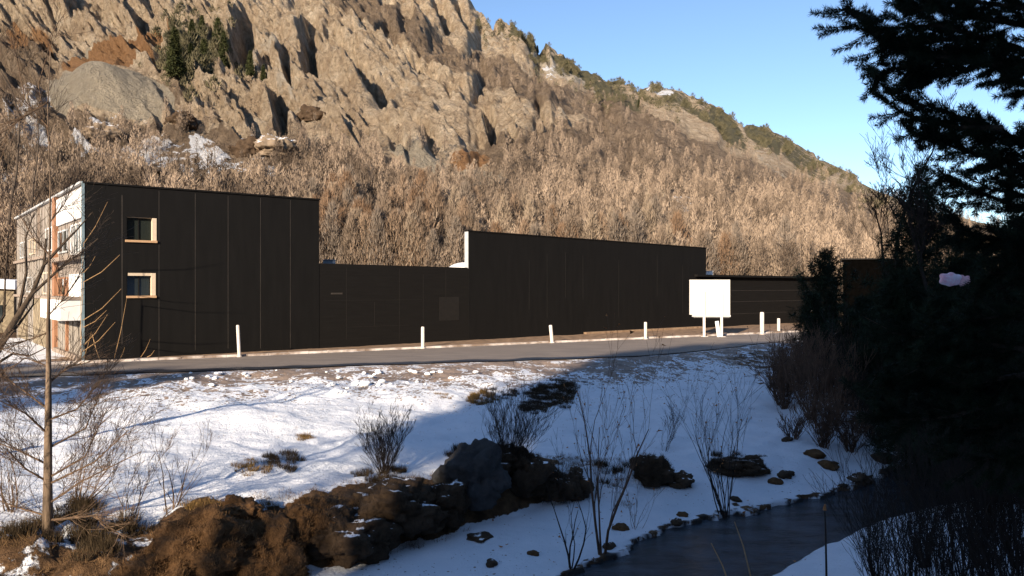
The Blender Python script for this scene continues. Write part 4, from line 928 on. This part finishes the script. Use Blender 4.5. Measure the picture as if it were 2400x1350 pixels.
# near fine stems at lower right
MINR = .003
for k, (px, dd, hp) in enumerate(((2060, 12.5, 210), (2130, 11.5, 250), (2200, 11, 280), (2270, 10.5, 320), (2340, 10, 330), (2400, 9.5, 360), (2170, 14, 200), (2300, 13.5, 260), (2390, 13, 300))):
    x = (px - HX) / F * dd; g = Vector((x, dd, zat(x, dd)))
    top_z = (HY - (1350 - hp + 20)) / F * dd; shrub('foreground_shrub', g, 30, max(.8, (top_z - g.z) / 1.05), .3, 90 + k, M['twig_dark'], 'dark near shrub of fine upright stems at lower right', depth=2, r0=.011, group='dark stems at lower right', kids=(3, 5), lean=(-.12, 0))
for k, (px, dd, ty, lab, mt, rr) in enumerate(((1938, 12, 1190, 'single dark stalk standing before the stream', 'twig_dark', .02), (1790, 11.5, 1225, 'curved yellow dry stalk before the stream, right of a pair', 'reed', .014), (1755, 11.3, 1275, 'yellow dry stalk before the stream, left of a pair', 'reed', .016))):
    x = (px - HX) / F * dd; g = Vector((x, dd, zat(x, dd))); tz = (HY - ty) / F * dd; L = tz - g.z
    m = MB(); ln = (-.02, -.28, -.4)[k]
    m.tube([(0, 0, -.1), (ln * L * .25, 0, L * .4), (ln * L * .6, 0, L * .8), (ln * L * .85, .02, L)], [rr, rr * .85, rr * .65, rr * .4], 6)
    o = m.build('stalk', M[mt]); o.location = g; tag(o, lab, 'stalk')
    if mt == 'twig_dark': m = MB(); m.tube([(0, 0, 0), (.01, 0, .09)], [.03, .012], 6); t = m.build('seed_head', M['leaf'], o); t.location = (ln * L * .85, .02, L - .05)

# ---------------------------------------------------------------- left tree
g = hit(112, 1268); e = empty('bare_tree', g); tag(e, 'tall bare tree with straight mossy trunk at left, in front of the building', 'tree')
kx = g.y / F
def L_(px, py, dy=0): p_ = P(px, py, g.y + dy); return p_ - g
m = MB(); m.tube([L_(112, 1300), L_(112, 1150), L_(113, 1000), L_(114, 880), L_(113, 760), L_(116, 600), L_(118, 430), L_(112, 260), L_(118, 120)], [14 * kx, 10 * kx, 8 * kx, 6 * kx, 4.2 * kx, 2.4 * kx, 1.6 * kx, 1.2 * kx, .8 * kx], 9)
m.build('trunk', simple('trunk_bark', (.05, .037, .026), (.28, .2, .135), 9, .9, .03, (1, 1, .2)), e, smooth=True)
rnd = random.Random(4); m = MB()
limbs = [((116, 1135), (220, 1085), (300, 1010)), ((116, 1120), (200, 1070), (250, 960)), ((116, 1050), (200, 1005), (235, 920)), ((114, 1020), (60, 970), (-20, 930)), ((112, 1090), (50, 1060), (-30, 1030)), ((112, 1130), (60, 1100), (20, 1060)),
         ((116, 1180), (190, 1130), (330, 1060)), ((116, 985), (180, 960), (240, 890)), ((112, 960), (60, 920), (-10, 870)), ((110, 1210), (40, 1190), (-40, 1160)), ((116, 1220), (220, 1210), (290, 1260)), ((108, 1230), (20, 1240), (-60, 1225)),
         ((113, 900), (160, 860), (210, 850)), ((113, 780), (60, 800), (-20, 830)), ((114, 860), (60, 840), (0, 880)), ((114, 740), (150, 700), (190, 640)), ((117, 650), (160, 610), (215, 590)),
         ((116, 600), (80, 560), (30, 480)), ((118, 520), (150, 480), (190, 400)), ((114, 300), (60, 240), (30, 90)), ((118, 340), (90, 200), (130, 60)), ((113, 240), (50, 280), (-20, 330))]
for i, pl in enumerate(limbs):
    dy = rnd.uniform(-.8, .8); pts_ = [L_(*pl[0]), L_(*pl[1], dy * .5), L_(*pl[2], dy)]; r = (.022 if i < 13 else .014)
    m.tube(pts_, [r, r * .7, r * .35], 5)
    for sgm in range(2):
        a, b = pts_[sgm], pts_[sgm + 1]
        for q in range(13):
            f = rnd.random(); p_ = a.lerp(b, f); dd = ((b - a).normalized() + Vector((rnd.gauss(0, .5), rnd.gauss(0, .5), rnd.gauss(.2, .5)))).normalized()
            grow(m, p_, dd, rnd.uniform(.35, .85), .006, 2 if i < 13 else 1, rnd, .6, .1, 3, (2, 4), .55)
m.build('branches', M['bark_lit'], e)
# thick dark limbs of a second tree crossing the side facade
g = Vector((P(-60, 0, 20).x, 20, zat(P(-60, 0, 20).x, 20))); e = empty('leaning_tree', g); tag(e, 'dark tree leaning in from the left edge, curved limbs over the facade', 'tree')
def L2(px, py, dy=0): return P(px, py, 20 + dy) - g
m = MB(); kx = 20 / F
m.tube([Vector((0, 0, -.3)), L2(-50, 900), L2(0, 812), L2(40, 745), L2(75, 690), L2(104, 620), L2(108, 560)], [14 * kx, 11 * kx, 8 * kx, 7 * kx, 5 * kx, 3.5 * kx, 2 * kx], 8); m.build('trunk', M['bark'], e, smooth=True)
m = MB(); rnd = random.Random(14)
for pl in (((0, 815), (45, 760), (78, 715), (80, 660)), ((-30, 800), (10, 740), (12, 660), (20, 560)), ((40, 745), (62, 640), (60, 560), (80, 500)), ((75, 690), (130, 640), (180, 600), (230, 560)), ((-50, 880), (30, 830), (70, 835), (110, 815)), ((104, 620), (150, 570), (180, 540), (215, 500))):
    pts_ = [L2(*p_, rnd.uniform(-.4, .4)) for p_ in pl]; m.tube(pts_, [4 * kx, 3 * kx, 2 * kx, 1 * kx], 5)
    for q in range(10):
        i = rnd.randint(0, 2); p_ = pts_[i].lerp(pts_[i + 1], rnd.random()); grow(m, p_, (rnd.gauss(0, .6), rnd.gauss(0, .5), 1), rnd.uniform(.5, 1.1), .009, 2, rnd, .6, .1, 3, (2, 3), .55)
m.build('branches', M['bark'], e)
# bare trees behind the house at far left, and the birch at right
def baretree(px, py, dist, hpx, seed, label, mat='bark', lean=0, depth=4, z=None, r=.09, kids=(3, 5), spread=.5, group=None):
    b = P(px, py, dist); 
    if z is not None: b.z = z
    h = hpx * dist / F; e = empty('bare_tree', b); tag(e, label, 'tree', group); rnd = random.Random(seed)
    m = MB(); tp = grow(m, (0, 0, -.3), (lean, 0, 1), h, r, 0, rnd, nseg=7, up=.1, sides=7); m.build('trunk', M[mat], e)
    m = MB()
    for i in range(16):
        f = rnd.uniform(.25, .97); j = min(int(f * 7), 6); p_ = tp[j].lerp(tp[j + 1], f * 7 - j); a = rnd.random() * 6.283
        grow(m, p_, (math.cos(a) * spread, math.sin(a) * spread, .75), h * (.42 - .25 * f), r * .35 * (1.1 - f), depth - 1, rnd, .55, .2, 4, kids, .55)
    m.build('branches', M[mat], e); return e
MINR = .009
baretree(2105, 640, 34, 390, 3, 'slender leafless birch against the sky, left of the dark pine', 'twig_dark', .0, 4, r=.1, spread=.75)
baretree(2190, 700, 30, 300, 8, 'crooked leafless tree in front of the right-hand pines', 'twig_dark', -.35, 4, r=.09)
baretree(2085, 700, 38, 240, 18, 'dark spreading leafless tree behind the shed corner', 'twig_dark', -.2, 4, r=.09)
baretree(60, 560, 90, 330, 21, 'leafless tree on the slope behind the left facade, far left', 'wood_trunk', 0, 3, r=.16)
baretree(20, 520, 70, 440, 22, 'tall leafless tree rising at the left edge behind the building', 'wood_trunk', .1, 3, r=.13)

# ---------------------------------------------------------------- dark conifers on the cliff, at left
for i, (u, v, h) in enumerate(((490, 150, 11), (478, 158, 7), (424, 200, 9), (512, 96, 6), (452, 92, 5.5), (436, 128, 6), (470, 66, 5), (408, 118, 6), (560, 165, 4.5), (592, 180, 5), (622, 192, 4), (1225, 85, 4), (1262, 108, 4), (1330, 150, 4), (1500, 250, 4), (395, 150, 5), (530, 130, 5), (1385, 195, 4))):
    p = msurf(u, v + 12)[0]
    if i == 0: pr = conifer('cliff_conifer', p, h, h * .2, 16, 6, 8, .9, .28, .2, 700, M['needles_g'], 'distant dark green conifer growing on the rocky cliff', 'tree', 'dark conifers on the mountain cliffs'); base_h = h
    else:
        e = bpy.data.objects.new('cliff_conifer', None); col.objects.link(e); e.location = p; e.scale = (h / base_h * random.uniform(.9, 1.5), h / base_h, h / base_h); e.rotation_euler = (0, 0, i)
        tag(e, 'distant dark green conifer growing on the rocky cliff', 'tree', 'dark conifers on the mountain cliffs')
        for c in pr.children: o = c.copy(); col.objects.link(o); o.parent = e
# dark bushes and boulders on the lower slope at left
p = msurf(640, 372)[0]; rock('slope_boulder', 0, 0, 0, 3.8, 3, 2.2, 300, M['rock_tan'], 'big tan boulder with snow on it, above the left block roof', loc=Vector(p) + Vector((0, 0, 1)), cat='boulder')
for i, (u, v, s) in enumerate(((590, 360, 2.6), (560, 420, 2), (430, 300, 2.6), (290, 400, 1.8), (345, 415, 1.6), (600, 410, 1.6), (735, 285, 2.4), (250, 330, 2.2))):
    p = msurf(u, v)[0]; rock('slope_boulder', 0, 0, 0, s * 1.3, s, s * .8, 310 + i, M['rock_tan' if i % 2 else 'rock_dark'], 'boulder scattered on the lower mountain slope at left', loc=Vector(p), group='boulders on the lower left slope', cat='boulder', rz=i)

# ---------------------------------------------------------------- young pine by the posts and mid-distance conifers
def pine_at(px, ty, d, by, rb, seed, label, name='pine_tree', dens=60, up=.6, nl=.3, nw=.03, rad=.1, nlay=22, per=7, group=None, low=.02, droop=.1):
    x = (px - HX) / F * d; z0 = zat(x, d) - .1; h = (HY - ty) / F * d - z0
    return conifer(name, (x, d, z0), h, rb, nlay, per, dens, nl, nw, rad, seed, M['needles'], label, 'pine', group, low, up, droop)
pine_at(1935, 590, 44, 0, 2.0, 801, 'young dark pine with upswept boughs beside the marker posts', up=1.7, nl=.4, dens=60, nlay=10, per=5, rad=.04, nw=.035)
pine_at(1905, 690, 41, 0, 1.1, 802, 'small bushy pine at the foot of the young pine', up=1.5, nl=.35, dens=70, nlay=9, per=5, rad=.05)
pine_at(2030, 700, 36, 0, 2.6, 803, 'wide low pine in front of the dark shed', nl=.3, nlay=18)
pine_at(2160, 400, 32, 0, 2.9, 804, 'dark pine with spiky upright tips right of the leafless birch', up=.8, nlay=26, dens=50)
pine_at(2265, 540, 27, 0, 2.6, 805, 'dark pine behind the pink cloth, second from the right edge', nlay=26, dens=60)
pine_at(2385, 500, 24, 0, 2.9, 806, 'large dark pine at the right edge', nlay=28, dens=60)
pine_at(2110, 640, 29, 0, 2.4, 807, 'squat dark pine above the thicket', nlay=18, dens=60)
pine_at(2215, 690, 24, 0, 2.2, 808, 'low dark pine over the stream bank', nlay=16, dens=75)
pine_at(2330, 650, 21, 0, 2.1, 809, 'low dark pine leaning over the water at the right', nlay=16, dens=85)
# big near pine, its trunk just outside the frame
D0 = 8.5; tr_ = P(2560, 0, D0 + .6); tz = zat(tr_.x, tr_.y)
e = empty('near_pine', (tr_.x, tr_.y, tz)); tag(e, 'big near pine with black boughs reaching across the upper right sky', 'pine'); o_ = Vector((tr_.x, tr_.y, tz))
m = MB(); m.tube([(0, 0, -.3), (.05, 0, 4), (0, 0, 9)], [.24, .2, .12], 10); m.build('trunk', M['bark'], e, smooth=True)
rnd = random.Random(77); wood = MB(); paths = []
def bough(pl, seed, w=1.0, sub=1.0, dd=0):
    rn = random.Random(seed); n = len(pl); pts_ = [P(px, py, D0 + dd + rn.uniform(-.25, .25)) - o_ for px, py in pl]
    wood.tube(pts_, [.035 * w * (1 - .75 * i / (n - 1)) for i in range(n)], 5)
    paths.append((pts_, 1.0))
    for i in range(n - 1):
        a, b = pts_[i], pts_[i + 1]; L = (b - a).length; k = max(2, int(L / .065))
        for j in range(k):
            p_ = a.lerp(b, (j + rn.random()) / k); d = (b - a).normalized(); sv = Vector((rn.gauss(0, .35), rn.gauss(0, .8), rn.choice((-1, 1)) * rn.uniform(.5, 1.1)))
            nd = (d + sv * .8).normalized(); ll = rn.uniform(.16, .38) * sub
            q = p_ + nd * ll + d * ll * .3; paths.append(([p_, p_ + nd * ll * .5, q], .85)); wood.tube([p_, q], [.006, .003], 3)
            if rn.random() < .6:
                p2 = p_ + nd * ll * .5; nd2 = (nd + Vector((rn.gauss(0, .5), rn.gauss(0, .5), rn.gauss(0, .6)))).normalized(); paths.append(([p2, p2 + nd2 * ll * .6], .7))
B = [[(2560, 380), (2450, 350), (2350, 330), (2260, 300)], [(2560, 440), (2480, 450), (2400, 460), (2300, 440)], [(2560, 480), (2470, 430), (2380, 400), (2290, 390)], [(2560, 200), (2380, 110), (2200, 60), (2060, 70), (1975, 22)], [(2300, 90), (2180, 95), (2080, 100), (2000, 60)], [(2560, 60), (2400, 20), (2240, 0), (2110, -10)], [(2560, 130), (2400, 60), (2280, 40), (2180, 20), (2120, 30)],
     [(2400, 160), (2280, 140), (2150, 130), (2060, 110)], [(2560, 300), (2440, 220), (2320, 150), (2240, 120)], [(2240, 110), (2160, 150), (2080, 165), (2050, 185)], [(2320, 90), (2230, 150), (2170, 190), (2120, 175)],
     [(2300, 150), (2240, 175), (2180, 180), (2130, 165)], [(2560, 400), (2420, 340), (2290, 290), (2180, 250), (2095, 235)], [(2350, 300), (2240, 300), (2150, 280), (2100, 255)], [(2560, 430), (2440, 400), (2320, 370), (2220, 340), (2150, 320)],
 [(2560, 520), (2460, 500), (2370, 480), (2290, 450), (2200, 420)], [(2480, 20), (2420, -30), (2330, -60)], [(2560, 90), (2480, 130), (2400, 150), (2330, 160)],
     [(2560, 560), (2440, 570), (2330, 560), (2240, 540)], [(2560, 620), (2430, 640), (2320, 640), (2300, 680)], [(2560, 680), (2450, 720), (2350, 740), (2250, 760)], [(2560, 760), (2440, 800), (2330, 830), (2230, 840), (2150, 860)],
     [(2560, 840), (2440, 880), (2320, 920), (2210, 940)], [(2560, 900), (2450, 960), (2340, 1000), (2230, 1010)], [(2560, 960), (2470, 1030), (2380, 1070), (2290, 1080)], [(2560, 1040), (2480, 1100), (2420, 1130)], [(2560, 560), (2500, 600), (2430, 600), (2380, 590)],
     [(2400, 880), (2260, 900), (2140, 900), (2050, 880)], [(2400, 820), (2260, 800), (2150, 790), (2080, 780)], [(2350, 940), (2220, 980), (2120, 985), (2060, 960)]]
for i, pl in enumerate(B): bough(pl, 900 + i, 1, 1.0 if i < 17 else 1.25)
T3 = brush_tris(paths, 980, .06, .0075, .024, 5, .8)
wood.build('branches', M['bark'], e); tri_mesh('foliage', T3, M['needles'], e)

# pink cloth glimpsed through the branches
gq = P(2236, 668, 19)
e = empty('draped_cloth', gq); tag(e, 'pink and white cloth hanging in the pines, glimpsed through the branches', 'cloth')
M['pink_light'] = simple('pale_pink_cloth', (.85, .45, .5), (.9, .75, .78), 5, .5, .01, None, .3, 5, .4, .6)
def puff(name, x, z, a, c, seed, mt):
    import bmesh
    bm = bmesh.new(); bmesh.ops.create_icosphere(bm, subdivisions=4, radius=1); off = Vector((seed, seed * 2.3, 0))
    for v in bm.verts:
        p = v.co.copy(); fold = .09 * math.sin(p.x * 9 + seed); v.co = Vector((p.x * a, p.y * a * .5, p.z * c)) * (1 + .25 * mnoise.noise(p * 1.5 + off) + fold)
    me = bpy.data.meshes.new(name); bm.to_mesh(me); bm.free(); me.materials.append(M[mt]); me.shade_smooth(); o = bpy.data.objects.new(name, me); col.objects.link(o); o.parent = e; o.location = (x, 0, z)
puff('fold', -.1, .13, .27, .16, 1, 'pink_light'); puff('fold', .2, .1, .2, .13, 2, 'pink')

# ---------------------------------------------------------------- trees behind the viewpoint that shade the foreground
k = 0
for (q_, y_, tip, rb) in ((-30.2, -20, 18.0, 2.6), (-33.5, -21, 18.6, 3.2), (-37.2, -20, 19, 3.8), (-41.5, -20, 19.2, 4), (-11.2, -20, 22.5, 4.4), (-12.0, -22, 23.5, 4.2), (-10.2, -19, 23.5, 4.2), (-13.0, -24, 23.5, 3.2)):
    x = q_ + .45 * y_; z0 = zat(x, y_) - .3; h = tip - z0; k += 1
    conifer('spruce_tree', (x, y_, z0), h, rb, 30, 9, 9, 1.3, .3, .35, 950 + k, M['needles'], 'spruce standing on the hillside behind the viewpoint, outside the picture', 'tree', 'spruces behind the viewpoint', .66 if k > 4 else .06)
